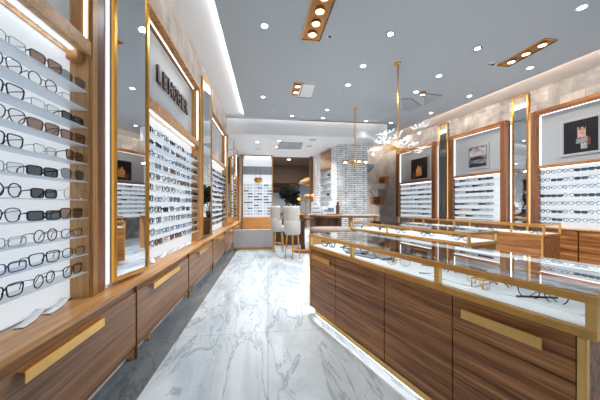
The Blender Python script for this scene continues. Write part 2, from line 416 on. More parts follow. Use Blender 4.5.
PAIRS = []   # (distance, loc, rz, style, label parts)
used_full, used_single = set(), set()
def place_pairs(limit=300):
    PAIRS.sort(key=lambda p: p[0])
    rest = MB()
    for k, (dist, loc, rz, si, where, grp, flat) in enumerate(PAIRS):
        if k < limit:
            close = dist < 2.6
            D = FULL if close else SINGLE; key = (si, flat)
            if key not in D:
                D[key] = proto_full(si, flat) if close else proto_single(si, flat=flat); o = D[key]
            else:
                o = copy_tree(D[key])
            o.location = loc; o.rotation_euler = (0, 0, rz)
            st = STYLES[si]
            shp = '' if st[2] in ('pilot',) else st[2]+' '
            tag(o, f"{st[0]} {shp}{st[5]}, {where}", 'glasses', grp)
        else:
            T = Matrix.Translation(loc) @ Matrix.Rotation(rz, 4, 'Z')
            glasses_geo(rest, rest, rest, rest, rest, STYLES[si], T=T, n=8, seg=3, thick=1.2 if dist > 11.45 else 2.6)
    o = rest.build('eyeglasses')
    tag(o, 'rows of small eyeglasses on the farthest shelves of both walls and the end wall', 'glasses', kind='stuff')
ORD = ['first', 'second', 'third', 'fourth', 'fifth', 'sixth', 'seventh', 'eighth', 'ninth', 'tenth', 'eleventh', 'twelfth', 'thirteenth', 'fourteenth', 'fifteenth']

# ------------------------------------------------------------------ left wall bays
ya = Yleft(90)                     # end of the near bay
mir = [(Yleft(109.5), Yleft(138.5)), (Yleft(201), Yleft(207)), (Yleft(227), Yleft(230.3))]
bays_L = [(0.35, ya+.14), (mir[0][1]+.03, mir[1][0]-.02), (mir[1][1]+.03, mir[2][0]-.02), (mir[2][1]+.03, Yleft(237.2))]
SH_Z = [H+.79-i*.1255 for i in range(11)]
ZT = .65                           # worktop top
bayname = ['near left', 'lettered left', 'third left', 'last left']
baylab = ['tall oak framed eyewear wall bay nearest the camera on the left', 'tall oak framed eyewear wall bay with bronze lettering above its shelves',
          'tall oak framed eyewear wall bay just beyond the lettered one', 'farthest oak framed eyewear wall bay on the left wall']
for bi, (s0, s1) in enumerate(bays_L):
    t = thing('display_bay', baylab[bi], 'display shelving', (LW[0], 0, 0), RZ_L, 'eyewear bays on the left wall')
    D = .120
    MB().box(s0+.03, s1-.155, D, D+.03, ZT+.001, H+1.07, 'backlit').build('back_panel', t)
    # side panels and front posts
    m = MB(); m.box(s1-.155, s1-.14, .0, D+.03, ZT+.001, 3.35, 'oakv'); m.build('side_panel', t)
    m = MB(); m.box(s0, s0+.03, .0, D+.03, ZT+.001, 3.35, 'oakv'); m.build('side_panel', t)
    m = MB(); m.box(s1-.14, s1-.085, -.018, D+.03, ZT+.001, 3.42, 'oakv', bev=.003); m.box(s1-.085, s1, -.012, D+.03, ZT+.001, 3.42, 'walnutv'); m.build('post', t)
    m = MB(); m.box(s0-.03, s0, -.012, D+.03, ZT+.001, 3.42, 'oakv', bev=.003); m.build('post', t)
    # header beam and sloped light soffit above the shelves
    m = MB(); m.box(s0+.03, s1-.14, -.012, .03, H+1.05, H+1.15, 'oak', bev=.003); m.build('header_rail', t)
    m = MB(); m.box(s0+.03, s1-.155, .03, D, H+1.065, H+1.075, 'panel'); m.build('soffit', t)
    m = MB(); m.box(s0+.03, s1-.155, D-.012, D-.0005, H+1.04, H+1.06, 'oak'); m.build('trim_batten', t)
    m = MB(); m.box(s0+.05, s1-.185, .074, .081, H+1.0575, H+1.0645, 'led'); m.build('light_strip', t)
    m = MB(); m.box(s1-.215, s1-.156, .031, D-.013, H+.99, H+1.056, 'oak', bev=.004); m.build('end_block', t)
    # glass panel area above with frame
    m = MB(); m.box(s0+.03, s1-.155, D, D+.02, H+1.08, 3.36, 'greypanel'); m.build('upper_panel', t)
    m = MB(); m.box(s0, s1, -.012, D+.03, 3.42, 3.465, 'oak'); m.build('top_rail', t)
    m = MB(); m.box(s0+.05, s1-.175, .078, .086, 3.385, 3.40, 'ledsoft'); m.build('light_strip', t)
    m = MB(); m.box(s0+.03, s1-.155, .06, D, 3.40, 3.415, 'oak'); m.build('light_batten', t)
    m = MB(); m.box(s1-.167, s1-.1555, .012, .022, H+1.16, 3.36, 'led'); m.build('light_strip', t)
    for zi, z in enumerate(SH_Z):
        m = MB(); m.box(s0+.032, s1-.157, .002, D-.001, z-.006, z, 'shelf'); m.build('shelf', t)
        n = int((s1-.20-s0)/.225)
        for k in range(n):
            s = s1-.255-k*.225+random.uniform(-.012, .012)
            if bi == 0 and s < 1.12: continue
            x, y = LW[0]-.035, s
            si = random.randrange(len(STYLES))
            if bi == 0: si = [[8, 5, 4, 0], [4, 1, 10, 6], [2, 4, 0, 3], [5, 5, 10, 0], [5, 4, 0, 3], [8, 2, 4, 10], [3, 2, 6, 1], [5, 2, 10, 3], [9, 1, 4, 0], [9, 0, 7, 7], [0, 6, 0, 6]][zi][k % 4]
            PAIRS.append((math.hypot(x, s)*1.0, (LW[0]-.02-random.uniform(0, .012), s, z+.0002), RZ_L+random.uniform(-.16, .16), si,
                          f"{ORD[zi]} shelf down, {ORD[k]} from the far post, {bayname[bi]} bay", f'glasses in the {bayname[bi]} bay', False))
# mirrors between the bays
mlab = ['tall gold framed mirror beside the nearest left display bay', 'tall gold framed mirror just past the lettered display bay', 'tall gold framed mirror farthest down the left wall']
for i, (a, b) in enumerate(mir):
    t = thing('wall_mirror', mlab[i], 'mirror', (LW[0], 0, 0), RZ_L, 'mirrors on the left wall')
    e = .035; z0, z1 = ZT+.03, 3.75
    hw = (b-a)/2-.003; an = math.radians(-9)
    f = thing_part = MB(); f.box(-hw, -hw+e, -.018, .012, z0, z1, 'gold', bev=.003); f.box(hw-e, hw, -.018, .012, z0, z1, 'gold', bev=.003)
    f.box(-hw+e, hw-e, -.018, .012, z0, z0+.03, 'gold'); f.box(-hw+e, hw-e, -.018, .012, z1-.03, z1, 'gold')
    fo = f.build('mirror_frame', t); fo.location = ((a+b)/2, -.052, 0); fo.rotation_euler = (0, 0, an)
    g = MB().box(-hw+e+.001, hw-e-.001, -.006, .004, z0+.031, z1-.031, 'mirror').build('mirror_glass', t)
    g.location = ((a+b)/2, -.052, 0); g.rotation_euler = (0, 0, an)
    MB().box(a+.03, b-.03, -.02, -.0005, z0+.2, z1-.3, 'dark').build('mount', t)
    MB().box(a-.055, b+.02, .0, .15, ZT+.001, 3.46, 'white').build('backing_board', t)
    MB().box(a-.05, a-.005, -.004, -.0005, z0, 3.40, 'board_glow').build('light_strip', t)  # added glowing face that brightens the backing board, not a real lamp
# bronze lettering
def text_mesh(s, size, mat, depth, name, parent=None):
    c = bpy.data.curves.new(name, 'FONT'); c.body = s; c.size = size; c.extrude = depth; c.offset = .004; c.space_character = 1.12
    o = bpy.data.objects.new(name, c); C.objects.link(o)
    bpy.context.view_layer.update()
    me = bpy.data.meshes.new_from_object(o.evaluated_get(bpy.context.evaluated_depsgraph_get()))
    bpy.data.objects.remove(o); me.materials.clear(); me.materials.append(M[mat])
    r = bpy.data.objects.new(name, me); C.objects.link(r)
    if parent: r.parent = parent
    return r
t = thing('wall_lettering', 'bronze capital letters mounted on the pale panel over the second left bay', 'sign', (LW[0]-.120, 0, 0), RZ_L)
y0, y1 = Yleft(157, -1.36), Yleft(188, -1.36)
word = 'LEHOBER'
cur = y0
for ch in word:
    o = text_mesh(ch, .30, 'letters', .012, 'letter', t)
    xs = [v.co.x for v in o.data.vertices]; sc = (y1-y0)/len(word)*.80/max(.1, max(xs)-min(xs))
    mn = min(xs)
    for v in o.data.vertices: v.co.x = (v.co.x-mn)*sc
    for v in o.data.vertices: v.co = Vector((v.co.x, -v.co.z, v.co.y))
    o.location = (cur, -.013, H+1.53)
    cur += (y1-y0)/len(word)
# gallery: worktop and drawer units
worktop = MB().box(-.02, 9.8, -.15, .16, ZT-.03, ZT, 'oak', bev=.003)
for v in worktop.bm.verts: pass
def remap(o):  # build helpers in left wall frame
    return o
wt = MB(); wt.box(LW[0]-.10, -1.10, -.4, YE-.41, ZT-.032, ZT, 'oak', bev=.003)
worktop.bm.free()
tag(wt.build('worktop'), 'long pale oak worktop running along the left wall over drawers', 'worktop')
seams = [Yleft(px, -1.10) for px in (137, 189, 213)]
d1 = (seams[2]-seams[1]); st_ = [seams[0]-1.5, seams[0], seams[1], seams[2]]
while st_[-1] < YE-.8: st_.append(st_[-1]+1.5)
st_[-1] = min(st_[-1], YE-.42)
hpx = [(27, 106), (155, 180.5), (200, 209), (219, 224.5)]
for i in range(len(st_)-1):
    a, b = st_[i], st_[i+1]
    lab = ['nearest brown oak drawer unit under the left worktop with long brass pull', 'second brown oak drawer unit from the camera along the left wall',
           'third brown oak drawer unit from the camera along the left wall', 'fourth brown oak drawer unit from the camera along the left wall',
           'fifth brown oak drawer unit from the camera along the left wall', 'sixth brown oak drawer unit from the camera along the left wall',
           'last brown oak drawer unit at the far end of left wall'][min(i, 6)]
    t = thing('drawer_unit', lab, 'cabinet', (-1.10, 0, 0), RZ_L, 'drawer units along the left wall')
    MB().box(a+.002, b-.002, .022, .30, .085, ZT-.034, 'drawer').build('carcass', t)
    fr = MB().box(a+.010, b-.010, .004, .0215, .112, ZT-.085, 'drawer', bev=.002).build('drawer_front', t)
    if i < 4: h0, h1 = Yleft(hpx[i][0], -1.06), Yleft(hpx[i][1], -1.06)
    else: h0, h1 = b-.75, b-.35
    hd = MB(); hd.box(h0, h1, -.034, -.028, .505, .562, 'pale_brass', bev=.0015); hd.box(h0, h1, -.029, .003, .556, .562, 'pale_brass')
    hd.build('handle', fr)
    MB().box(a-.006, a+.006, -.004, .021, .005, ZT-.034, 'walnutv').build('edge_strip', t)
    MB().box(a+.01, b-.01, .018, .0215, .086, .108, 'drawer').build('base_rail', t)
    for q in (a+.30, b-.02):
        MB().box(q, q+.028, .03, .06, 0.0005, .084, 'brass').build('leg', t)
    MB().box(a+.002, b-.002, .075, .09, .0005, .084, 'white').build('plinth', t)
# curled white display cards on the worktop
t = tag(MB().tube([(-1.335, 1.60, ZT+.002), (-1.30, 1.66, ZT+.035), (-1.33, 1.72, ZT+.004)], .001, 'paper').build('x'), 'x', 'x'); bpy.data.objects.remove(t)
def curl_card(loc, rz, label):
    b = MB(); n = 8; bm = bmesh.new(); rows = []
    for i in range(n+1):
        u = i/n; x = -.09+.18*u; z = .002+.035*(2*abs(u-.15))**2*.35
        rows.append((bm.verts.new((x, -.025, z)), bm.verts.new((x, .025, z)), bm.verts.new((x, .025, z+.0025)), bm.verts.new((x, -.025, z+.0025))))
    for i in range(n):
        A, B = rows[i], rows[i+1]
        for k in range(4): bm.faces.new((A[k], B[k], B[(k+1) % 4], A[(k+1) % 4]))
    bm.faces.new(rows[0]); bm.faces.new(rows[-1][::-1]); bmesh.ops.recalc_face_normals(bm, faces=bm.faces[:])
    b.merge(bm, 'paper', True)
    return tag(b.build('display_card', loc=loc, rz=rz), label, 'card', 'white cards lying on the left worktop')
cards = [(1.30, 'near left corner of the picture'), (1.62, 'below the tenth shelf'), (1.80, 'at the near bay end post')]
for y, l in cards: curl_card((-1.315, y, ZT+.0005), PI/2+random.uniform(-.2, .2), 'curled white card lying on the oak worktop, '+l)
for k, y in enumerate((2.85, 3.15, 3.45, 3.75, 4.1, 4.4)):
    curl_card((-1.31, y, ZT+.0005), PI/2+random.uniform(-.5, .5), f'small white card on the worktop below the lettered bay, {ORD[k]} from the mirror')
# tall oak panel that closes the left run
tag(bx(-1.41, -1.18, Yleft(237.2)+.02, Yleft(237.2)+.20, ZT+.0005, 3.28, 'walnutv').build('end_panel'), 'tall brown wood panel closing the far end of the left bays', 'panel')

# ------------------------------------------------------------------ far end display wall
XR = .22
struct(bx(-1.5, XR, YE, YE+.15, 0, 3.46, 'white').build('wall_back'))
t = thing('wall_display', 'white lit eyewear display on the far end wall', 'display shelving', (0, YE, 0))
bx(-1.06, XR-.05, -.03, -.001, H-.52, 3.30, 'backlit').build('back_panel', t)
bx(-1.06, XR-.05, -.045, -.031, 2.62, 2.98, 'greypanel').build('picture_band', t)
bx(-1.10, -1.06, -.12, -.001, .0, 3.44, 'gold').build('frame_side', t)
bx(XR-.05, XR-.01, -.12, -.001, .0, 3.44, 'gold').build('frame_side', t)
bx(-1.06, XR-.05, -.12, -.001, 3.40, 3.44, 'gold').build('frame_top', t)
bx(-1.0, XR-.11, -.10, -.06, 3.385, 3.398, 'led').build('light_strip', t)
bx(-1.06, XR-.05, -.40, -.031, .02, H-.52, 'honey').build('base_cabinet', t)
for i in range(11):
    z = H-.42+i*.125
    bx(-1.05, XR-.06, -.12, -.031, z-.006, z, 'shelf').build('shelf', t)
    for c_ in range(3):
        for q in range(2):
            x = -.93+c_*.42+q*.17
            PAIRS.append((11.5+i*.01, (x, YE-.10, z), 0, random.choice((0, 2, 6, 10)), 'on the end wall', 'glasses on the end wall', False))
t = thing('wall_lamp', 'gold half round wall lamp hanging on the far display', 'lamp', (-.42, YE-.13, 2.42))
m = MB(); m.lathe([(.0, -.17), (.10, -.15), (.17, -.08), (.19, 0)], 'gold', seg=20); m.build('shade', t)
m = MB()
for k in range(5): m.lathe([(.0, .03), (.04, .01), (.045, -.02), (0, -.05)], 'gold', seg=10, c=(-.12+.06*k, -.02-.02*(k % 2), .02+.03*(k % 2)))
m.build('ornament', t)
m = MB(); m.tube([(-.10, 0, .0), (-.10, 0, .55)], .005, 'dark'); m.tube([(.10, 0, 0), (.10, 0, .55)], .005, 'dark'); m.build('cord', t)
# low white drawer cabinet
t = thing('drawer_cabinet', 'low glossy white drawer cabinet on a gold base, far left floor', 'cabinet', (-.42, 7.72, 0), 0)
bx(-.575, .565, 0, .16, .045, .57, 'greypanel', bev=.004).build('body', t)
bx(-.585, .575, -.01, .17, 0.0005, .044, 'gold').build('base', t)
for r in range(4):
    for c_ in range(3):
        d = bx(-.56+c_*.375, -.195+c_*.375, -.008, -.0005, .07+r*.122, .18+r*.122, 'tabletop').build('drawer', t)
        bx(-.40+c_*.375, -.35+c_*.375, -.018, -.0085, .12+r*.122, .13+r*.122, 'steel').build('knob', d)

# ------------------------------------------------------------------ glass counters
def counter(name, A, L_, w, zd, label, order, doors, posts, ztop=.95, handles=(), drawers=(), glow=True, rounded=False, over=.02):
    x, y = cw(*A)
    t = thing(name, label, 'display counter', (x, y, 0), RZ_C, 'glass topped display counters')
    zt = zd
    b0 = .09; LB = L_-over
    bx(.016, LB-.004, .024, w-.004, b0, zt-.038, 'walnut').build('body', t)
    bx(.0, L_, .0, w, zt-.036, zt, 'brass', bev=.002).build('deck_rim', t)
    bx(.02, L_-.02, .02, w-.02, zt+.0005, zt+.005, 'paper').build('deck', t)
    n = len(doors)-1
    for i in range(n):
        a, b = doors[i], doors[i+1]
        if i in drawers:
            d = bx(a+.003, b-.003, .003, .0235, zt-.225, zt-.039, 'walnut', bev=.0015).build('drawer', t)
            bx(a+.003, b-.003, .003, .0235, b0+.005, zt-.231, 'walnut', bev=.0015).build('door', t)
            h0, h1 = handles[drawers.index(i)]
            m = MB(); m.box(h0, h1, -.030, -.024, zt-.135, zt-.085, 'pale_brass', bev=.0015); m.box(h0+.01, h0+.04, -.024, .003, zt-.12, zt-.10, 'brass')
            m.box(h1-.04, h1-.01, -.024, .003, zt-.12, zt-.10, 'brass'); m.build('handle', d)
        else:
            bx(a+.003, b-.003, .003, .0235, b0+.005, zt-.039, 'walnut', bev=.0015).build('door', t)
    for xx in (.012, LB-.028):
        bx(xx, xx+.028, -.002, .026, b0, zt-.037, 'pale_brass', bev=.002).build('corner_strip', t)
    bx(.15, LB-.03, .001, .02, b0-.048, b0-.001, 'pale_brass').build('base_trim', t)
    bx(.17, LB-.06, .11, w-.08, .0005, b0-.001, 'dark').build('plinth', t)
    if glow:
        bx(.16, LB-.06, .004, .016, b0-.054, b0-.0485, 'ledfloor').build('light_strip', t)
        bx(.03, .04, .03, w-.06, b0-.006, b0-.0015, 'ledfloor').build('light_strip', t)
    # glass case: rails, posts, panes
    e = .032
    m = MB(); m.box(0, L_, 0, e, ztop-e, ztop, 'brass', bev=.0015); m.box(0, L_, w-e, w, ztop-e, ztop, 'brass', bev=.0015)
    m.box(0, e, e, w-e, ztop-e, ztop, 'brass'); m.box(L_-e, L_, e, w-e, ztop-e, ztop, 'brass'); m.build('top_frame', t)
    for p in posts:
        p = min(max(p, 0), L_-e)
        bx(p, p+e, 0, e, zt+.0005, ztop-e, 'pale_brass', bev=.001).build('post', t)
        bx(p, p+e, w-e, w, zt+.0005, ztop-e, 'pale_brass', bev=.001).build('post', t)
    bx(.003, L_-.003, .004, w-.004, ztop+.0005, ztop+.006, 'topglass').build('glass_top', t)
    bx(e, L_-e, .008, .013, zt+.001, ztop-e, 'glass').build('glass_pane', t)
    bx(e, L_-e, w-.013, w-.008, zt+.001, ztop-e, 'glass').build('glass_pane', t)
    bx(.006, .011, e, w-e, zt+.001, ztop-e, 'glass').build('glass_pane', t)
    bx(L_-.011, L_-.006, e, w-e, zt+.001, ztop-e, 'glass').build('glass_pane', t)
    bx(e, L_-e, e+.001, e+.007, ztop-e+.004, ztop-.004, 'led' if glow else 'ledlow').build('light_strip', t)
    bx(e, L_-e, w-e-.007, w-e-.001, ztop-e+.004, ztop-.004, 'ledlow').build('light_strip', t)
    return t
def onC(A, s, d, z):
    x, y = cw(A[0]+UC[0]*s+VC[0]*d, A[1]+UC[1]*s+VC[1]*d); return (x, y, z)
def sC(A, px):
    r = (px-300)/F; return (r*A[1]-A[0])/(UC[0]-r*UC[1])
A1 = (.109, 3.14); L1 = sC(A1, 597); LB1 = sC(A1, 587); Z1 = .815
counter('display_counter', A1, L1, .75, Z1, 'long walnut display counter in front with brass trim and glass case', 0,
        [0.042]+[sC(A1, p) for p in (335.5, 384, 452)]+[LB1-.03], [0, sC(A1, 350), sC(A1, 434), L1],
        drawers=(0, 3), handles=((sC(A1, 313.5), sC(A1, 331.5)), (sC(A1, 464), sC(A1, 545))), over=L1-LB1)
A2 = (1.06, 5.51); L2 = sC(A2, 469.5); Z2 = .815
counter('display_counter', A2, L2, .62, Z2, 'middle walnut display counter with glass case behind the front one', 1,
        [0.042, L2*.25, L2*.5, L2*.75, L2-.05], [0, L2*.42, L2], glow=False)
A3 = (2.955, 7.84); L3 = sC(A3, 544.5); Z3 = .755
counter('display_counter', A3, L3, .64, Z3, 'rear walnut display counter with glass case before the right wall', 2,
        [0.042, L3*.25, L3*.5, L3*.75, L3-.05], [0, L3*.25, L3*.5, sC(A3, 510), L3], glow=False)
# contents of the counters
def lying(A, s, d, z, si, rz, where, grp):
    loc = onC(A, s, d, z); PAIRS.append((math.hypot(loc[0], loc[1]), loc, RZ_C+rz, si, where, grp, True))
zc = Z1+.0055
items1 = [(.25, .12, 0, .4), (.50, .40, 3, -.5), (.64, .16, 6, .9), (.80, .30, 4, 0), (.95, .5, 2, .8), (1.12, .22, 1, -.6), (1.27, .14, 3, .5), (1.38, .48, 6, -.2),
          (1.60, .30, 10, .6), (1.86, .16, 3, -.35), (2.03, .36, 4, .7), (2.14, .20, 10, .3)]
for k, (s, d, si, rz) in enumerate(items1):
    lying(A1, s, d, zc, si, rz, f'{ORD[k]} from the far end inside the front counter', 'glasses in the front counter')
for A, L_, Z_, nm in ((A2, L2, Z2, 'middle'), (A3, L3, Z3, 'rear')):
    for k in range(9):
        lying(A, .2+k*(L_-.4)/8, .15+.25*(k % 2), Z_+.0055, random.randrange(11), random.uniform(-.8, .8), f'{ORD[k]} from the far end inside the {nm} counter', f'glasses in the {nm} counter')
def card(A, s, d, z, w, h, th, m, rz, name, label, cat, grp=None):
    o = bx(-w/2, w/2, -h/2, h/2, 0, th, m, bev=.001).build(name, loc=onC(A, s, d, z), rz=RZ_C+rz)
    return tag(o, label, cat, grp)
card(A1, .80, .20, zc, .34, .20, .012, 'greycard', .15, 'eyewear_tray', 'dark grey slotted tray near far end of the front counter', 'tray')
for k in range(4):
    card(A1, .72+.06*k, .18+.03*k, zc+.0125, .05, .15, .01, ('bluecard', 'dark', 'steel', 'greycard')[k], .7, 'swatch_strip', f'{("blue","black","silver","grey")[k]} swatch strip lying across the dark grey tray', 'swatch', 'swatch strips on the tray')
card(A1, 1.10, .45, zc, .22, .14, .008, 'bluecard', -.2, 'booklet', 'blue booklet lying near the middle of the front counter', 'booklet')
card(A1, 1.38, .40, zc, .16, .10, .006, 'greycard', .5, 'booklet', 'small grey booklet behind the middle post of the front counter', 'booklet')
card(A1, 2.10, .30, zc, .40, .30, .008, 'paper', .0, 'display_tray', 'white display tray at near right end of the front counter', 'tray')
card(A1, 1.70, .28, zc, .30, .34, .008, 'paper', .06, 'display_tray', 'white display tray behind the long brass drawer handle', 'tray')
m = MB(); m.tube([onC(A1, 2.06, .14, zc+.012), onC(A1, 2.16, .30, zc+.012)], .005, 'dark')
tag(m.build('pen'), 'black pen lying on the white tray at the counter end', 'pen')
m = MB(); m.tube([onC(A1, 1.50, .10, zc+.004), onC(A1, 1.62, .26, zc+.004)], .004, 'greycard')
tag(m.build('pencil'), 'thin grey pencil on the white deck left of the long handle', 'pencil')
m = MB(); m.tube([onC(A1, .5, .62, zc+.02), onC(A1, 2.25, .62, zc+.02)], .007, 'steel')
m.tube([onC(A1, .5, .62, zc), onC(A1, .5, .62, zc+.02)], .006, 'steel'); m.tube([onC(A1, 2.25, .62, zc), onC(A1, 2.25, .62, zc+.02)], .006, 'steel')
tag(m.build('display_rail'), 'thin steel rail along the back of the front counter deck', 'rail')
card(A1, .98, .24, zc, .20, .09, .02, 'greycard', -.3, 'eyewear_case', 'slim dark grey eyewear case right of the slotted tray', 'case')
card(A1, 1.22, .52, zc, .16, .07, .02, 'dark', .2, 'eyewear_case', 'black eyewear case at the back of the front counter', 'case')
card(A1, .42, .25, zc, .18, .05, .01, 'greycard', .1, 'price_strip', 'thin grey price strip near the far end of the front counter', 'card')
card(A1, 1.58, .50, zc, .22, .09, .012, 'greycard', -.5, 'eyewear_case', 'flat grey eyewear case behind the thin pencil', 'case')
# folded eyewear stand in gold wire
m = MB()
for q in (0, .06):
    m.tube([onC(A1, 1.86+q, .10, zc+.009), onC(A1, 1.86+q, .10, zc+.06), onC(A1, 1.88+q, .22, zc+.06), onC(A1, 1.90+q, .28, zc+.009)], .004, 'gold')
m.tube([onC(A1, 1.86, .10, zc+.06), onC(A1, 1.92, .10, zc+.06)], .004, 'gold')
tag(m.build('wire_stand'), 'gold wire stand in the front counter above the long handle', 'stand')

# ------------------------------------------------------------------ right wall bays
bays_R = [(sW(533, .05), 2.0, 'near right'), (sW(450.5, .05), sW(508.5, .05), 'middle right'), (sW(398, .05), sW(437, .05), 'far right')]
rlab = ['walnut framed eyewear bay at the right edge, with a village photo', 'walnut framed eyewear bay in the middle of right wall', 'walnut framed eyewear bay on the right wall farthest from the camera']
ZR = H+.855
for bi, (s0, s1, nm) in enumerate(bays_R):
    t = thing('display_bay', rlab[bi], 'display shelving', WO, RZ_W, 'eyewear bays on the right wall')
    # local y negative = into the room
    fw = .14; zt = H+2.14; P = -.10; zb = .82
    lr = M  # keep names short
    bx(s0, s0+fw, P-.05, -.001, zb, zt, 'walnutv', bev=.003).build('side_post', t)
    bx(s1-fw, s1, P-.05, -.001, zb, zt, 'walnutv', bev=.003).build('side_post', t)
    bx(s0+fw, s1-fw, P-.05, -.001, zt-.10, zt, 'walnut', bev=.003).build('header', t)
    bx(s0+fw, s1-fw, P-.03, -.03, ZR-.03, ZR+.03, 'walnut').build('rail', t)
    bx(s0+fw, s1-fw, -.03, -.002, zb, ZR-.03, 'backlit').build('back_panel', t)
    bx(s0+fw, s1-fw, -.03, -.002, ZR-.03, zt-.10, 'greypanel').build('upper_panel', t)
    bx(s0+fw+.005, s0+fw+.018, -.07, -.045, ZR+.03, zt-.13, 'ledlow').build('light_strip', t)
    bx(s0+fw+.005, s1-fw-.01, -.07, -.06, zt-.115, zt-.105, 'ledlow').build('light_strip', t)
    bx(s1-fw-.025, s1-fw-.005, -.07, -.045, zt-.60, zt-.20, 'ledsoft').build('light_strip', t)
    bx(s0+fw+.02, s1-fw-.02, P+.01, P+.03, ZR-.045, ZR-.031, 'ledlow').build('light_strip', t)
    if bi == 2: bx(s0-.05, s0-.02, -.04, -.0305, zb, H+2.05, 'ledwarm2').build('light_strip', t)
    for k in range(7):
        z = ZR-.17-k*.172
        bx(s0+fw+.001, s1-fw-.001, -.125, -.031, z-.008, z, 'shelf').build('shelf', t)
        n = int((s1-s0-2*fw-.1)/.20)
        for q in range(n):
            s = s0+fw+.13+q*.20+random.uniform(-.008, .008)
            p = wallpt(s, .10, z+.0002)
            r = (Vector(p).length)
            PAIRS.append((math.hypot(p[0], p[1]) - (1 if bi == 0 else 0), p, RZ_W+random.uniform(-.15, .15), random.choice((0, 2, 6, 10, 2, 0, 1)),
                          f"{ORD[k]} shelf down, {ORD[q]} from the far post, {nm} bay", f'glasses in the {nm} bay', False))
# mirrors on the right wall
for (pa, pb, lb) in ((512, 528.5, 'tall narrow gold framed mirror beside the near right display bay'), (438.5, 447.5, 'tall narrow gold framed mirror between the two farther right bays')):
    a, b = sW(pa, .06), sW(pb, .06)
    t = thing('wall_mirror', lb, 'mirror', WO, RZ_W, 'mirrors on the right wall')
    e = .035; z0, z1 = .83, H+2.66
    bx(a-.06, b+.06, -.03, -.001, z0, H+2.2, 'white').build('backing_board', t)
    m = MB(); m.box(a, a+e, -.075, -.031, z0, z1, 'gold', bev=.004); m.box(b-e, b, -.075, -.031, z0, z1, 'gold', bev=.004)
    m.box(a+e, b-e, -.075, -.031, z0, z0+.03, 'gold'); m.box(a+e, b-e, -.075, -.031, z1-.03, z1, 'gold'); m.build('mirror_frame', t)
    bx(a+e, b-e, -.055, -.045, z0+.03, z1-.03, 'mirror').build('mirror_glass', t)
    bx(a-.045, a-.02, -.04, -.0305, z0, H+2.0, 'ledsoft').build('light_strip', t)
    bx(b+.02, b+.045, -.04, -.0305, z0, H+2.0, 'ledsoft').build('light_strip', t)
# base cabinets along the right wall
sb = [sW(450, .25)-1.6, sW(450, .25), sW(509, .25), sW(530, .25), sW(578, .25), sW(578, .25)+.85, sW(578, .25)+1.7]
lb = ['farthest walnut base cabinet along the right wall', 'walnut base cabinet below the middle right bay', 'narrow walnut base cabinet below the right mirror',
      'walnut base cabinet seen left of the dark seam at right', 'walnut base cabinet at the right edge of the picture', 'walnut base cabinet just outside the right edge']
for i in range(len(sb)-1):
    t = thing('base_cabinet', lb[i], 'cabinet', WO, RZ_W, 'base cabinets along the right wall')
    bx(sb[i]+.012, sb[i+1]-.012, -.22, -.002, .06, .79, 'walnut').build('body', t)
    bx(sb[i]+.012, sb[i+1]-.012, -.24, -.221, .08, .785, 'walnut', bev=.002).build('door', t)
    bx(sb[i]+.012, sb[i+1]-.012, -.19, -.01, .0005, .059, 'dark').build('plinth', t)
tag(bx(sb[0]-.02, sb[-1]+.02, -.26, -.002, .791, .818, 'oak', bev=.002).build('cabinet_top', loc=WO, rz=RZ_W), 'long pale wood top over the right wall base cabinets', 'worktop')
# pictures
def picture(px0, px1, y0, y1, label, kind):
    off = .035
    s0, s1 = sW(px0, off), sW(px1, off)
    zz = lambda px, y: H-(y-205)/F*(W0[1]+UW[1]*sW(px, off))
    pm = (px0+px1)/2; z0, z1 = zz(pm, y1), zz(pm, y0)
    t = thing('framed_photograph', label, 'picture', WO, RZ_W, 'photographs on the right wall')
    ww, hh = s1-s0, z1-z0; e = .055
    m = MB(); m.box(s0, s1, -.052, -.0305, z0, z1, 'steel', bev=.003); m.build('picture_frame', t)
    bx(s0+.012, s1-.012, -.0545, -.0525, z0+.012, z1-.012, 'greypanel').build('mat_board', t)
    m = MB(); a, b, c, d = s0+e, s1-e, z0+e, z1-e
    m.box(a, b, -.0565, -.0548, c, d, 'photo_dark' if kind != 'street' else 'photo_grey')
    W_, H_ = b-a, d-c
    def patch(u0, v0, u1, v1, mt, jag=6):
        pts = [(a+W_*(u0+(u1-u0)*i/jag), c+H_*(v1+random.uniform(-.35, 0)*(v1-v0))) for i in range(jag+1)]
        pts = [(a+W_*u0, c+H_*v0)]+pts+[(a+W_*u1, c+H_*v0)]
        m.prismy(pts, -.0575, -.0566, mt)
    if kind == 'glow':
        patch(.32, .12, .66, .66, 'photo_glow', 9); patch(.12, .05, .30, .40, 'photo_red', 5)
    elif kind == 'street':
        patch(.05, .55, .95, .98, 'photo_pale', 9); patch(.05, .02, .95, .22, 'photo_dark'); patch(.1, .36, .8, .52, 'photo_dark', 8); patch(.3, .72, .7, .9, 'photo_pink', 5)
    else:
        patch(.42, .45, .66, .80, 'photo_pink', 9); patch(.38, .28, .72, .48, 'photo_grey', 12); patch(.52, .10, .70, .30, 'photo_pale', 8); patch(.70, .2, .8, .5, 'photo_red', 5)
    m.build('print', t)
picture(410.5, 429, 157, 180, 'framed dark photograph with an orange glow in the far right bay', 'glow')
picture(467.5, 489.5, 144.5, 169, 'framed grey street photograph in the middle right bay', 'street')
picture(561, 603, 117, 155, 'large framed black photograph of a pink lit village', 'village')

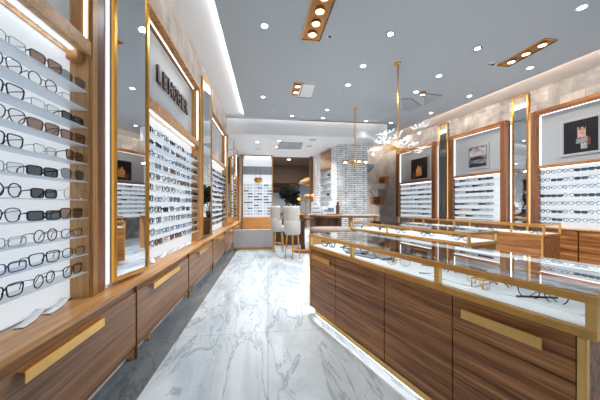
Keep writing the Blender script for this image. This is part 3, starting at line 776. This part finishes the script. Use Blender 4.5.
# ------------------------------------------------------------------ ceiling fittings
def ceil_pt(px, py, z):
    d = F*(z-H)/(205-py); return cw((px-300)/F*d, d)
dl = [(264.5, 26), (390.5, 34), (582, 7.5), (477.5, 48.5), (530, 68), (469.5, 96), (363, 66), (348, 85), (439, 76), (416, 92), (263, 97), (292, 116),
      (327, 110), (323, 118), (391, 123), (366, 121), (431, 113)]
proto = None
names = ['round white ceiling downlight nearest the white strip at upper left', 'dark ringed round ceiling downlight right of the long copper trough', 'large round ceiling downlight at the top right corner',
 'dark ringed round ceiling downlight above the right copper trough', 'round ceiling downlight below the right copper trough', 'round ceiling downlight nearest the cream cove above the middle bay',
 'round ceiling downlight just left of the chandelier canopy', 'round ceiling downlight left of the chandelier rod, second closest', 'round ceiling downlight right of the chandelier rod',
 'small round ceiling downlight close behind the chandelier rod', 'round ceiling downlight on the left below the square air grille', 'small round ceiling downlight above the beam, leftmost of four',
 'small round ceiling downlight of the middle pair, nearer one', 'small round ceiling downlight of the middle pair, farther one', 'small round ceiling downlight right behind the chandelier rod',
 'small round ceiling downlight beside the small chandelier canopy', 'round ceiling downlight at the cream cove behind the chandelier']
def add_light(name, loc, e, size, col=(1, 1, 1), parent=None, shape='DISK', rot=(0, 0, 0), spread=None, sy=None):
    l = bpy.data.lights.new(name, 'AREA'); l.shape = shape; l.size = size; l.energy = e; l.color = col
    if sy: l.size_y = sy
    if spread: l.spread = spread
    o = bpy.data.objects.new(name, l); C.objects.link(o); o.location = loc; o.rotation_euler = rot
    if parent: o.parent = parent
    return o
LAMP_E = 20
for i, (px, py) in enumerate(dl):
    x, y = ceil_pt(px, py, ZC)
    ring = 'dark' if i in (1, 3) else 'white'
    t = thing('downlight', names[i], 'ceiling light', (x, y, ZC), 0, 'round ceiling downlights')
    r = .044 if i < 10 else .04
    m = MB(); m.lathe([(r, -.001), (r+.018, -.004), (r+.022, 0), (r, 0)], ring, seg=24); m.build('ring', t)
    m = MB(); m.lathe([(0, -.0025), (r, -.0025)], 'lamp', seg=24); m.build('lamp_disc', t)
    add_light('lamp', (0, 0, -.02), LAMP_E*(.07 if y > 7.0 else .3 if y > 6.3 else 1), .1, (.96, .98, 1), t, spread=1.5 if y > 6.3 else 2.3)
low = [(257.5, 142, 'round downlight in the lower ceiling at left'), (279, 141, 'round downlight on the lower ceiling track'), ]
for px, py, l in low:
    x, y = ceil_pt(px, py, 3.46)
    t = thing('downlight', l, 'ceiling light', (x, y, 3.46), 0, 'round ceiling downlights')
    m = MB(); m.lathe([(.05, -.001), (.07, -.005), (.072, 0), (.05, 0)], 'white', seg=20); m.build('ring', t)
    m = MB(); m.lathe([(0, -.0025), (.05, -.0025)], 'lamp', seg=20); m.build('lamp_disc', t)
    add_light('lamp', (0, 0, -.02), LAMP_E, .1, (.95, .97, 1), t, spread=2.3)
# copper light troughs let into the ceiling (built as shallow boxes hung just under it)
def trough(p0, p1, w, label, n, spots=True):
    d = Vector((p1[0]-p0[0], p1[1]-p0[1])); L_ = d.length; a = math.atan2(d.y, d.x)
    t = thing('light_trough', label, 'ceiling light', (p0[0], p0[1], ZC), a, 'copper light troughs')
    bx(0, L_, -w/2, w/2, -.006, -.0005, 'copper').build('lining', t)
    m = MB(); m.box(-.008, L_+.008, -w/2-.012, -w/2, -.016, -.0005, 'brass'); m.box(-.008, L_+.008, w/2, w/2+.012, -.016, -.0005, 'darkwood')
    m.box(-.012, 0, -w/2, w/2, -.016, -.0005, 'brass'); m.box(L_, L_+.012, -w/2, w/2, -.016, -.0005, 'brass'); m.build('edge', t)
    for k in range(n):
        c = L_*(k+.62)/(n+.1) if n > 1 else L_*.5
        m = MB(); m.lathe([(.05, -.007), (.066, -.010), (.074, -.026), (.062, -.036), (.053, -.022)], 'pale_brass', seg=20, c=(c, 0, 0)); sp = m.build('spotlight', t)
        m = MB(); m.lathe([(0, -.023), (.054, -.023)], 'lampwarm', seg=20, c=(c, 0, 0)); m.build('bulb', sp)
        add_light('lamp', (c, 0, -.05), 9, .08, (1, .88, .74), t, spread=1.8)
pa = ceil_pt(310.5, 39.5, ZC); pb = ceil_pt(327, -12, ZC)
trough(pa, pb, .28, 'long copper ceiling trough with spotlights at top centre', 4)
pa = ceil_pt(503, 65.5, ZC); pb = ceil_pt(551, 39, ZC)
trough(pa, pb, .23, 'copper ceiling trough with three spotlights at upper right', 3)
pa = ceil_pt(295, 95, ZC); pb = ceil_pt(298.5, 82.5, ZC)
trough(pa, pb, .19, 'small copper ceiling trough beside the square air grille', 2)
pa = ceil_pt(422, 96.5, ZC); pb = ceil_pt(423, 91, ZC)
trough(pa, pb, .10, 'tiny copper ceiling light between the white panels behind the chandelier', 1)
def poly_ceiling(name, pts, label, cat, m, z=ZC, th=.012):
    w_ = [ceil_pt(*p, z) for p in pts]
    cx = sum(p[0] for p in w_)/len(w_); cy = sum(p[1] for p in w_)/len(w_)
    o = MB().prism([(p[0]-cx, p[1]-cy) for p in w_], -th, -.0005, m).build(name, loc=(cx, cy, z))
    return tag(o, label, cat)
o = poly_ceiling('air_grille', [(301.5, 83.5), (315, 84.5), (311, 97), (297, 96.2)], 'square pale grey air grille in the ceiling beside a copper trough', 'vent', 'white')
poly_ceiling('air_grille', [(297.5, 96.0), (312, 97), (311.7, 98.2), (296.5, 97.4)], 'dark slot along the near edge of square ceiling grille', 'vent', 'greycard', th=.008)
poly_ceiling('ceiling_panel', [(401, 98.5), (411.5, 98), (421, 105.5), (410.5, 110), (402.5, 109)], 'white access panel in the ceiling just behind the chandelier rod', 'ceiling panel', 'greypanel', th=.03)
poly_ceiling('ceiling_panel', [(424, 93), (442, 95.5), (424, 105)], 'pale wedge shaped ceiling panel right of the chandelier rod', 'ceiling panel', 'greypanel', th=.02)
t = thing('smoke_detector', 'small brown sprinkler head by the long copper trough', 'sprinkler', (*ceil_pt(330, 36.5, ZC), ZC))
m = MB(); m.lathe([(0, -.03), (.016, -.026), (.026, -.01), (.034, 0)], 'copper', seg=16); m.build('cover', t)
m = MB(); m.lathe([(.034, -.001), (.045, -.004), (.047, 0)], 'white', seg=16); m.build('flange', t)
t = thing('ceiling_sensor', 'small steel ceiling sensor left of the right copper trough', 'sensor', (*ceil_pt(493, 63.5, ZC), ZC))
m = MB(); m.lathe([(0, -.02), (.05, -.018), (.075, 0)], 'steel', seg=16); m.build('cover', t); m = MB(); m.lathe([(0, -.035), (.02, -.032), (.025, -.019)], 'dark', seg=12); m.build('eye', t)
for px, py, l in ((273, 110.5, 'tiny white sprinkler in the ceiling near the beam'), (339, 92.5, 'small pale sprinkler in the ceiling centre')):
    m = MB(); m.lathe([(0, -.02), (.02, -.016), (.03, 0)], 'white', seg=12); tag(m.build('sprinkler', loc=(*ceil_pt(px, py, ZC), ZC-.0003)), l, 'sprinkler')
# lower ceiling fittings
x, y = ceil_pt(291, 145, 3.46)
poly_ceiling('air_grille', [(280, 142), (303, 142.5), (301, 149), (277, 148.5)], 'long grey air grille in the lower ceiling', 'vent', 'greypanel', z=3.46)
for k, (px, py) in enumerate(((276.5, 146.5), (258, 149), (313, 139.5), (309, 146))):
    lab = ['brass track spotlight in the lower ceiling', 'square brass spotlight in the lower ceiling at left', 'square brass spotlight in the lower ceiling at right', 'small brass spotlight near the brick wall ceiling'][k]
    t = thing('ceiling_spotlight', lab, 'ceiling light', (*ceil_pt(px, py, 3.46), 3.46), 0, 'brass spotlights in the lower ceiling')
    bx(-.10, .10, -.07, .07, -.015, -.0005, 'brass' if k == 0 else 'greypanel').build('housing', t)
    m = MB(); m.lathe([(0, -.022), (.035, -.022), (.045, -.0155)], 'lampwarm' if k == 0 else 'gold', seg=14); m.build('lamp_disc', t)
    add_light('lamp', (0, 0, -.05), 22, .08, (1, .97, .93), t, spread=2.2)

# chandeliers
def chandelier(px, pyt, pyc, R, label, glassy_leaves, scale=1.0, n=9):
    x, y = ceil_pt(px, pyt, ZC); d = F*(ZC-H)/(205-pyt); zc_ = H+(205-pyc)/F*d
    t = thing('chandelier', label, 'chandelier', (x, y, 0), 0)
    m = MB(); m.lathe([(0, ZC-.035), (.05, ZC-.03), (.065, ZC-.001), (0, ZC-.001)], 'brass', seg=20); m.build('canopy', t)
    m = MB(); m.tube([(0, 0, zc_-.05), (0, 0, ZC-.03)], .013*scale, 'brass', seg=10)
    m.lathe([(.013, ZC-.62), (.022, ZC-.60), (.013, ZC-.58)], 'brass', seg=12); m.build('rod', t)
    m = MB(); m.lathe([(0, zc_-.12), (.03, zc_-.10), (.045, zc_-.03), (.03, zc_+.05), (0.012, zc_+.09)], 'brass', seg=14); m.build('hub', t)
    rnd = random.Random(int(px))
    for k in range(n):
        a = 2*PI*k/n+rnd.uniform(-.2, .2); rr = R*rnd.uniform(.5, 1); dz = rnd.uniform(-.10, .20)*(1.3 if glassy_leaves else .3)
        e = Vector((rr*math.cos(a), rr*math.sin(a), zc_+dz)); s_ = Vector((.03*math.cos(a), .03*math.sin(a), zc_))
        mid = (s_+e)/2+Vector((0, 0, -.03))
        m = MB(); m.tube([s_, mid, e], [.011, .009, .007], 'gold', seg=8); arm = m.build('arm', t)
        if glassy_leaves:
            for j in range(2):
                c = e+Vector((rnd.uniform(-.09, .09), rnd.uniform(-.09, .09), rnd.uniform(-.08, .10)))
                m = MB(); b = bmesh.new(); np_ = 6
                o_ = b.verts.new(c)
                tilt = Vector((rnd.uniform(-.6, .6), rnd.uniform(-.6, .6), 1)).normalized(); ax = tilt.orthogonal().normalized(); ay = tilt.cross(ax)
                for p in range(np_):
                    th_ = 2*PI*p/np_; dr = (ax*math.cos(th_)+ay*math.sin(th_)); dl_ = (ax*math.cos(th_-.32)+ay*math.sin(th_-.32)); dr2 = (ax*math.cos(th_+.32)+ay*math.sin(th_+.32))
                    v1 = b.verts.new(c+dl_*.06+tilt*.02); v2 = b.verts.new(c+dr*.12+tilt*(.05)); v3 = b.verts.new(c+dr2*.06+tilt*.02); v4 = b.verts.new(c+dr*.065+tilt*.035)
                    b.faces.new((o_, v1, v4)); b.faces.new((v1, v2, v4)); b.faces.new((v4, v2, v3)); b.faces.new((o_, v4, v3))
                r2 = bmesh.ops.solidify(b, geom=b.faces[:], thickness=.006)
                bmesh.ops.recalc_face_normals(b, faces=b.faces[:])
                m.merge(b, 'crystal'); m.build('glass_flower', arm)
            m = MB(); m.lathe([(0, -.018), (.016, -.01), (.018, .008), (0, .02)], 'lampwarm' if k % 5 == 0 else 'crystal', seg=10, c=tuple(e)); m.build('bulb', arm)
        else:
            m = MB(); m.lathe([(0, -.02), (.035, -.005), (.04, .015), (0, .03)], 'lampwarm' if k % 3 == 0 else 'gold', seg=10, c=tuple(e)); m.build('bulb', arm)
    return t
chandelier(398, 63, 148, .47, 'large brass chandelier with clear glass flowers over the counters', True, n=12)
chandelier(355, 109, 162.5, .36, 'small brass chandelier hanging in front of the white brick column', False, n=8)

# ------------------------------------------------------------------ brick column and alcove
Bc = (1.32, 9.30)
ua = (-math.cos(AC-.0), -math.sin(AC)); 
aw = math.radians(17.8); vB = (-math.sin(aw), math.cos(aw)); uB = (math.cos(aw), math.sin(aw))  # back direction and right direction? front face runs to (2.34, 9.07)
uB = (math.cos(math.radians(12.5)), -math.sin(math.radians(12.5)))
def camp(p, a, u, b, v): return cw(p[0]+u[0]*a+v[0]*b, p[1]+u[1]*a+v[1]*b)
bo = cw(*Bc)
q = [camp(Bc, 0, uB, 0, vB), camp(Bc, 1.05, uB, 0, vB), camp(Bc, 1.05, uB, .5, vB), camp(Bc, 0, uB, .5, vB)]
struct(MB().prism([(a-bo[0], b-bo[1]) for a, b in q], 0, 3.46, 'brick').build('wall_brick_column', loc=(bo[0], bo[1], 0)))
# side wall with display alcove
q = [camp(Bc, .0, uB, .5, vB), camp(Bc, .3, uB, .5, vB), camp(Bc, .3, uB, 2.45, vB), camp(Bc, 0, uB, 2.45, vB)]
AB = math.atan2(vB[1], vB[0])-TH
sd = MB(); sd.box(.5, 1.55, -.3, -.10, 0, 3.46, 'greypanel'); sd.box(1.55, 2.45, -.3, 0, 0, 3.46, 'brick')
sd.box(.5, 1.55, -.10, 0, 0, .9, 'brick')
struct(sd.build('wall_alcove', loc=(bo[0], bo[1], 0), rz=AB))
t = thing('alcove_shelving', 'grey alcove shelves with a brown wood top beside the brick column', 'shelving', (bo[0], bo[1], 0), AB)
bx(.52, 1.53, -.095, .005, 2.72, 3.40, 'walnut').build('wood_header', t)
for k in range(6): bx(.52, 1.53, -.095, -.002, 1.15+k*.25, 1.165+k*.25, 'shelf').build('shelf', t)
for k, (s, z) in enumerate(((.8, 2.415), (1.2, 1.915), (.9, 1.665))):
    o = MB().lathe([(0, .0005), (.05, .0005), (.07, .05), (.03, .10), (0, .10)], ('dark', 'gold', 'dark')[k], seg=14).build('ornament')
    p = Matrix.Rotation(AB, 4, 'Z') @ Vector((s, -.045, 0)); o.location = (bo[0]+p.x, bo[1]+p.y, z)
    tag(o, ('small black ornament on the top alcove shelf', 'small gold ornament on a middle alcove shelf', 'small black ornament on a lower alcove shelf')[k], 'ornament')
# ------------------------------------------------------------------ grey stone end of right wall: shelves and speaker
def on_wall(px, py0, py1, off=.0):
    s = sW(px, off); dz = W0[1]+UW[1]*s; return s, H-(py1-205)/F*dz, H-(py0-205)/F*dz
t = thing('wall_shelf', 'white wall shelf with tan leather boxes on grey stone wall', 'shelf', WO, RZ_W)
s0, za, zb_ = on_wall(373, 185, 190); s1, _, _ = on_wall(385, 185, 190)
bx(s0, s1, -.30, -.002, za, zb_, 'white').build('shelf_board', t)
m = MB(); m.tube([(s0+.1, -.25, za), (s0+.35, -.05, za-.55)], .02, 'dark'); m.tube([(s1-.1, -.25, za), (s1-.35, -.05, za-.55)], .02, 'dark'); m.build('bracket', t)
for (a, b, y0, y1, l) in ((383, 389, 177.5, 184, 'small square tan box on the grey stone wall'), (374.5, 384.5, 197, 204.5, 'wide tan leather box low on the grey stone wall')):
    s0, za, zb_ = on_wall(a, y0, y1); s1, _, _ = on_wall(b, y0, y1)
    t = thing('wall_box', l, 'box', WO, RZ_W); bx(s0, s1, -.22, -.002, za, zb_, 'orange', bev=.01).build('box_body', t); bx(s0+.04, s1-.04, -.225, -.2205, za+.04, zb_-.04, 'walnut').build('box_front', t)
p = camp(Bc, 1.05, uB, .1, vB)
t = thing('wall_speaker', 'dark grey wedge loudspeaker on the brick column corner', 'speaker', (p[0]+.01, p[1], 2.45))
m = MB(); m.prismy([(0, 0), (.26, .22), (.26, .02+.24), (0.0, .26)], -.12, .1, 'greycard'); m.build('body', t)
m = MB(); m.prismy([(.02, .0), (.24, .18), (.25, .17), (.03, -.02)], -.11, .09, 'dark'); m.build('grille', t)

# ------------------------------------------------------------------ bar table, banquette
def at(px, d): return cw((px-300)/F*d, d)
tz = 1.02
c0 = at(343, 7.9)
t = thing('bar_table', 'long white topped bar table with wooden posts by the brick column', 'table', (c0[0], c0[1], 0), -TH-.10)
pts = []
for i in range(40):
    a = 2*PI*i/40; c_, s_ = math.cos(a), math.sin(a)
    pts.append((1.07*math.copysign(abs(c_)**.6, c_), .42*math.copysign(abs(s_)**.8, s_)))
MB().prism(pts, tz-.035, tz, 'tabletop').build('table_top', t)
MB().prism([(x*.96, y*.94) for x, y in pts], tz-.085, tz-.036, 'walnut').build('apron', t)
for x in (.22, .95): bx(x-.06, x+.06, -.12, .0, .0005, tz-.086, 'oakv', bev=.004).build('leg', t)
m = MB()
for k in range(26):
    a = PI+PI*k/25*1.0; m.box(-.5+.45*math.cos(a)-.015, -.5+.45*math.cos(a)+.015, .05+.30*math.sin(a)-.012, .05+.30*math.sin(a)+.012, .0005, tz-.086, 'taupe' if k % 2 else 'walnutv')
m.lathe([(.40, .02), (.40, tz-.09)], 'darkwood', seg=24, c=(-.5, .05, 0)); 
m.build('slatted_drum', t)
# curved banquette
c1 = at(331, 6.9)
t = thing('bench', 'curved bench with pale taupe cushion in front of the slatted drum', 'bench', (c1[0], c1[1], 0), -TH)
m = MB(); m.lathe([(0, .60), (.52, .60), (.56, .62), (.56, .68), (.52, .71), (.2, .72), (0, .72)], 'taupe', seg=28)
for v in m.bm.verts: v.co.y *= .6
m.build('cushion', t)
m = MB(); m.lathe([(0, 0.0005), (.50, .0005), (.52, .10), (.53, .598), (0, .598)], 'oakv', seg=28)
for v in m.bm.verts: v.co.y *= .6
m.build('bench_base', t)
# items on bar table
def put(px, d, z=tz): x, y = at(px, d); return (x, y, z+.0005)
t = thing('tray', 'small wooden tray under the bottles on the bar table', 'tray', put(334, 7.65), -TH)
bx(-.24, .24, -.10, .10, 0, .02, 'gold', bev=.004).build('tray_base', t)
t = thing('bottle', 'white bottle with a blue label on the bar table', 'bottle', put(331, 7.65, tz+.02))
m = MB(); m.lathe([(0, 0), (.085, 0), (.09, .02), (.09, .22), (.06, .27), (.06, .30), (0, .30)], 'white', seg=18); m.build('bottle_body', t)
m = MB(); m.lathe([(.0915, .06), (.0915, .18)], 'bluecard', seg=18); m.build('bottle_label', t)
m = MB(); m.lathe([(.065, .30), (.065, .36), (0, .36)], 'paper', seg=18); m.build('bottle_cap', t)
t = thing('bottle', 'brown bottle with black cap on the bar table', 'bottle', put(337.7, 7.65, tz+.02))
m = MB(); m.lathe([(0, 0), (.05, 0), (.055, .02), (.055, .24), (.03, .28), (0, .28)], 'tortoise', seg=16); m.build('bottle_body', t)
m = MB(); m.lathe([(.035, .28), (.035, .35), (0, .35)], 'dark', seg=16); m.build('bottle_cap', t)
labs = ['white gift box at the bottom of the stack on the bar table', 'white gift box second up in the bar table stack', 'small white gift box topmost of the bar table stack', 'white box beside the stack on the bar table']
for k, (px, z, w_, h_) in enumerate(((316, 0, .30, .13), (315.5, .1305, .24, .12), (314.5, .251, .16, .12), (324.5, 0, .17, .24))):
    t = thing('gift_box', labs[k], 'box', put(px, 7.7, tz+z), -TH+.1*k, 'white boxes on the bar table')
    bx(-w_/2, w_/2, -.09, .09, 0, h_, 'paper', bev=.003).build('box_body', t); bx(-w_/2+.02, w_/2-.02, -.0925, -.0905, h_*.35, h_*.6, 'greycard').build('box_band', t)

# ------------------------------------------------------------------ chairs, pedestal table, desk
def bar_chair(loc, rz, label):
    t = thing('bar_chair', label, 'chair', loc, rz, 'white upholstered chairs at the back')
    # barrel back open toward +y ; seat
    m = MB(); prof = [(.215, .66), (.235, .68), (.25, .95), (.262, 1.20), (.258, 1.25), (.24, 1.275), (.222, 1.25), (.21, .95), (.20, .68), (.215, .66)]
    m.lathe(prof, 'leather', seg=28, a0=PI*.97, a1=PI*2.03)
    m.build('backrest', t)
    m = MB(); m.lathe([(.15, .59), (.20, .60), (.235, .64), (.249, .74), (.252, .92), (.238, .95), (.212, .93), (.205, .78)], 'leather', seg=28, a0=PI*.9, a1=PI*2.1); m.build('arm_shell', t)
    m = MB(); m.lathe([(0, .58), (.20, .58), (.225, .62), (.225, .70), (.18, .74), (0, .75)], 'leather', seg=24); m.build('seat', t)
    for sx in (-1, 1):
        m = MB(); m.tube([(sx*.235, -.05, .92), (sx*.24, .10, .93), (sx*.22, .24, .90), (sx*.20, .25, .66)], .014, 'darkwood', seg=8); m.build('armrest', t)
    for a in (PI/4, 3*PI/4, 5*PI/4, 7*PI/4):
        m = MB(); m.tube([(.15*math.cos(a), .15*math.sin(a), .58), (.21*math.cos(a), .21*math.sin(a), .0005)], [.022, .013], 'gold' if a > PI else 'oakv', seg=8); m.build('leg', t)
    m = MB(); m.tube([(.19*math.cos(a), .19*math.sin(a), .25) for a in (PI/4, 3*PI/4, 5*PI/4, 7*PI/4)], .008, 'gold', seg=6, closed=True); m.build('footrest', t)
    for o in [x for x in bpy.data.objects if x.parent == t]:
        o.data.transform(Matrix.Diagonal((.86, .86, 1, 1)))
    return t
bar_chair((*at(292.5, 6.35), 0), -TH-.75, 'white upholstered chair nearer the camera, right of its twin')
bar_chair((*at(278.3, 7.15), 0), -TH-1.35, 'white upholstered chair on the left beside the low white cabinet')
t = thing('pedestal_table', 'dark pedestal table with brass lamp on top behind the white chairs', 'table', (*at(303, 7.3), 0), -TH)
m = MB(); m.lathe([(0, .90), (.30, .90), (.31, .93), (0, .935)], 'darkwood', seg=28); m.build('table_top', t)
m = MB(); m.lathe([(.07, .06), (.05, .2), (.05, .8), (.10, .90)], 'darkwood', seg=18); m.build('column', t)
m = MB(); m.lathe([(0, .0005), (.30, .0005), (.30, .05), (.26, .07), (0, .075)], 'walnut', seg=32); m.build('base', t)
t = thing('reception_desk', 'dark walnut desk standing behind the white chairs', 'desk', (*at(287, 8.4), 0), -TH)
bx(-.45, .55, 0, .5, .0005, .86, 'walnutv', bev=.004).build('body', t)
bx(-.47, .57, -.02, .52, .861, .90, 'darkwood', bev=.004).build('desk_top', t)
for k in range(3): bx(-.43+.33*k, -.12+.33*k, -.01, -.0005, .05, .80, 'darkwood').build('panel', t)
# brass lamp
t = thing('table_lamp', 'brass lamp with leaf shaped shades on the dark pedestal table', 'lamp', (*at(306, 7.3), .9355), -TH)
m = MB(); m.lathe([(0, 0), (.08, 0), (.085, .015), (.02, .03), (.012, .05), (.012, .55)], 'gold', seg=16); m.build('stem', t)
for k, (dx, dz, r, tl) in enumerate(((-.16, .52, .10, .7), (.02, .62, .13, -.2), (.15, .60, .12, -.9))):
    m = MB(); m.lathe([(0, .05), (r*.5, .03), (r, -.05), (r*.98, -.055), (r*.45, .018)], 'copper' if k == 1 else 'gold', seg=16)
    o = m.build('shade', t); o.location = (dx, 0, dz); o.rotation_euler = (0, tl, 0)
    m = MB(); m.tube([(0, 0, .45), (dx*.7, 0, dz-.02), (dx, 0, dz+.02)], .007, 'gold', seg=6); m.build('lamp_arm', t)
t = thing('bowl', 'brass bowl with small items on the dark pedestal table', 'bowl', (*at(301, 7.2), .9355), 0)
m = MB(); m.lathe([(0, 0), (.05, 0), (.12, .08), (.14, .12), (.13, .12), (.05, .02), (0, .015)], 'gold', seg=18); m.build('bowl_body', t)
# monstera
t = thing('potted_plant', 'dark leaved split leaf plant in a pot on the desk', 'plant', (*at(287, 8.55), .9005), 0)
m = MB(); m.lathe([(0, 0), (.10, 0), (.14, .20), (.13, .20), (.10, .17), (0, .17)], 'dark', seg=18); m.build('pot', t)
rnd = random.Random(3)
for k in range(9):
    a = rnd.uniform(0, 2*PI); rr = rnd.uniform(.05, .30); z = rnd.uniform(.40, .95)
    c = Vector((rr*math.cos(a)*1.1, rr*math.sin(a)*.6-.05, z))
    m = MB(); m.tube([(0, 0, .17), (c.x*.5, c.y*.5, .17+(z-.17)*.6), tuple(c)], .008, 'leaf', seg=6); stem = m.build('stem', t)
    n = Vector((rnd.uniform(-.4, .4), -1, rnd.uniform(-.1, .6))).normalized(); ax = n.cross(Vector((0, 0, 1))).normalized(); ay = ax.cross(n)
    sz = rnd.uniform(.17, .25); rot = rnd.uniform(-1, 1)
    b = bmesh.new(); ring = []; N_ = 44
    cen = b.verts.new(c)
    for i in range(N_):
        th_ = 2*PI*i/N_; notch = .48 if (i % 5 == 4 and 6 < i < 38) else 1
        r = sz*(.75+.25*math.cos(th_))*notch
        if i in (0,): r = sz*1.15
        if abs(i-22) < 2: r = sz*.15
        p = ax*math.sin(th_+rot)*r + ay*math.cos(th_+rot)*r
        ring.append(b.verts.new(c+p+n*(-.12*(r/sz)**2*sz)))
    for i in range(N_): b.faces.new((cen, ring[i], ring[(i+1) % N_]))
    bmesh.ops.solidify(b, geom=b.faces[:], thickness=.003)
    bmesh.ops.recalc_face_normals(b, faces=b.faces[:])
    mm = MB(); mm.merge(b, 'leaf'); mm.build('leaf', stem)

# ------------------------------------------------------------------ back room through the opening
struct(bx(XR, 4.0, 16.0, 16.15, 0, 3.46, 'backwall').build('wall_back_room'))
struct(bx(XR-.15, XR, YE+.15, 16, 0, 3.46, 'backwall').build('wall_back_room'))
struct(bx(XR, 2.3, 14.2, 14.35, 2.5, 3.459, 'brownpaint').build('wall_bulkhead'))
bb = camp(Bc, 0, uB, 2.46, vB)
struct(bx(bb[0]-.13, bb[0]-.02, bb[1]-.05, bb[1]+.1, 0, 3.459, 'walnutv').build('trim_2'))
struct(MB().prism([(bb[0]-.02, bb[1]), (4.4, bb[1]), (4.4, bb[1]+.15), (bb[0]-.02, bb[1]+.15)], 0, 3.459, 'brownpaint').build('wall_partition'))
t = thing('pendant_lamp', 'wide rattan dome pendant in the back room', 'lamp', (*at(311, 12.6), 2.35))
m = MB(); m.lathe([(.03, .30), (.25, .26), (.50, .12), (.62, .0), (.60, .0), (.46, .10), (.22, .22), (.03, .27)], 'rattan', seg=28); m.build('shade', t)
m = MB(); m.lathe([(.0, -.14), (.33, -.10), (.36, 0), (.3, .02)], 'orange', seg=24); m.build('lower_shade', t)
m = MB(); m.tube([(0, 0, .28), (0, 0, 1.10)], .008, 'dark', seg=6); m.build('cord', t)
add_light('lamp', (0, 0, -.2), 150, .3, (1, .9, .8), t)
for k, (z, l) in enumerate(((2.05, 'lower dark wood shelf on the back room wall'), (2.38, 'upper dark wood shelf on the back room wall'))):
    t = thing('wall_shelf', l, 'shelf', (1.15, 15.8, z)); bx(-.9, .75, -.2, .195, 0, .05, 'darkwood').build('shelf_board', t)
    bx(-.9, .75, .15, .195, .05, .27, 'copper').build('back_lip', t)
for k in range(8):
    m = MB(); m.lathe([(0, 0), (.05, 0), (.05, .12+.03*(k % 3)), (.02, .18), (.02, .23), (0, .23)], ('dark', 'tortoise', 'bluecard')[k % 3], seg=10)
    tag(m.build('bottle', loc=(.40+.2*k, 15.68, 2.1005)), f'{("black","brown","blue")[k%3]} bottle on the lower back room shelf, {ORD[k]} from the left', 'bottle', 'bottles in the back room')
x, y = ceil_pt(289, 159.5, 3.46)
t = thing('downlight', 'warm glowing downlight in the back room ceiling', 'ceiling light', (x, y, 3.46), 0, 'round ceiling downlights')
m = MB(); m.lathe([(0, -.01), (.07, -.01), (.09, -.0005)], 'lampwarm', seg=16); m.build('lamp_disc', t)
add_light('lamp', (0, 0, -.03), 40, .12, (1, .85, .7), t)
t = thing('sideboard', 'low dark sideboard against the back room wall', 'cabinet', (1.3, 15.6, 0)); bx(-.9, 1.0, -.2, .38, .0005, .8, 'darkwood', bev=.01).build('body', t); bx(-.88, .0, -.215, -.2005, .05, .75, 'walnut').build('door', t); bx(.02, .98, -.215, -.2005, .05, .75, 'walnut').build('door', t)
tag(MB().prism([(-.42+.0, 0), (0, 0), (0, .02), (-.42, .02)], 0, 2.3, 'brownpaint').build('doorway_screen', loc=(3.2, 15.0, .0005)), 'brown screen leaning at the right of the back room', 'screen')

place_pairs()

# ------------------------------------------------------------------ world: pale blue fill added from the open side behind the camera
w_ = bpy.data.worlds.new('World'); bpy.context.scene.world = w_; w_.use_nodes = True
bg = w_.node_tree.nodes['Background']; bg.inputs[0].default_value = (.80, .90, 1, 1); bg.inputs[1].default_value = .6

cam = bpy.data.cameras.new('Camera'); co = bpy.data.objects.new('Camera', cam); C.objects.link(co)
cam.sensor_width = 36; cam.lens = 36*F/600; cam.clip_start = .02; cam.clip_end = 60
co.location = (0, 0, H); co.rotation_euler = (PI/2, 0, -TH)
cam.shift_y = 5/600
bpy.context.scene.camera = co

# ------------------------------------------------------------------ bring the whole place to metres
S = .82
done = set()
for o in list(bpy.data.objects):
    o.location = o.location*S
    if o.data and o.data.name not in done:
        done.add(o.data.name)
        if o.type == 'MESH': o.data.transform(Matrix.Scale(S, 4))
        elif o.type == 'LIGHT':
            o.data.size *= S; o.data.energy *= S*S
sc = bpy.context.scene
sc.view_settings.view_transform = 'Standard'; sc.view_settings.look = 'None'; sc.view_settings.gamma = 1
sc.view_settings.use_curve_mapping = False; sc.view_settings.exposure = 0.1
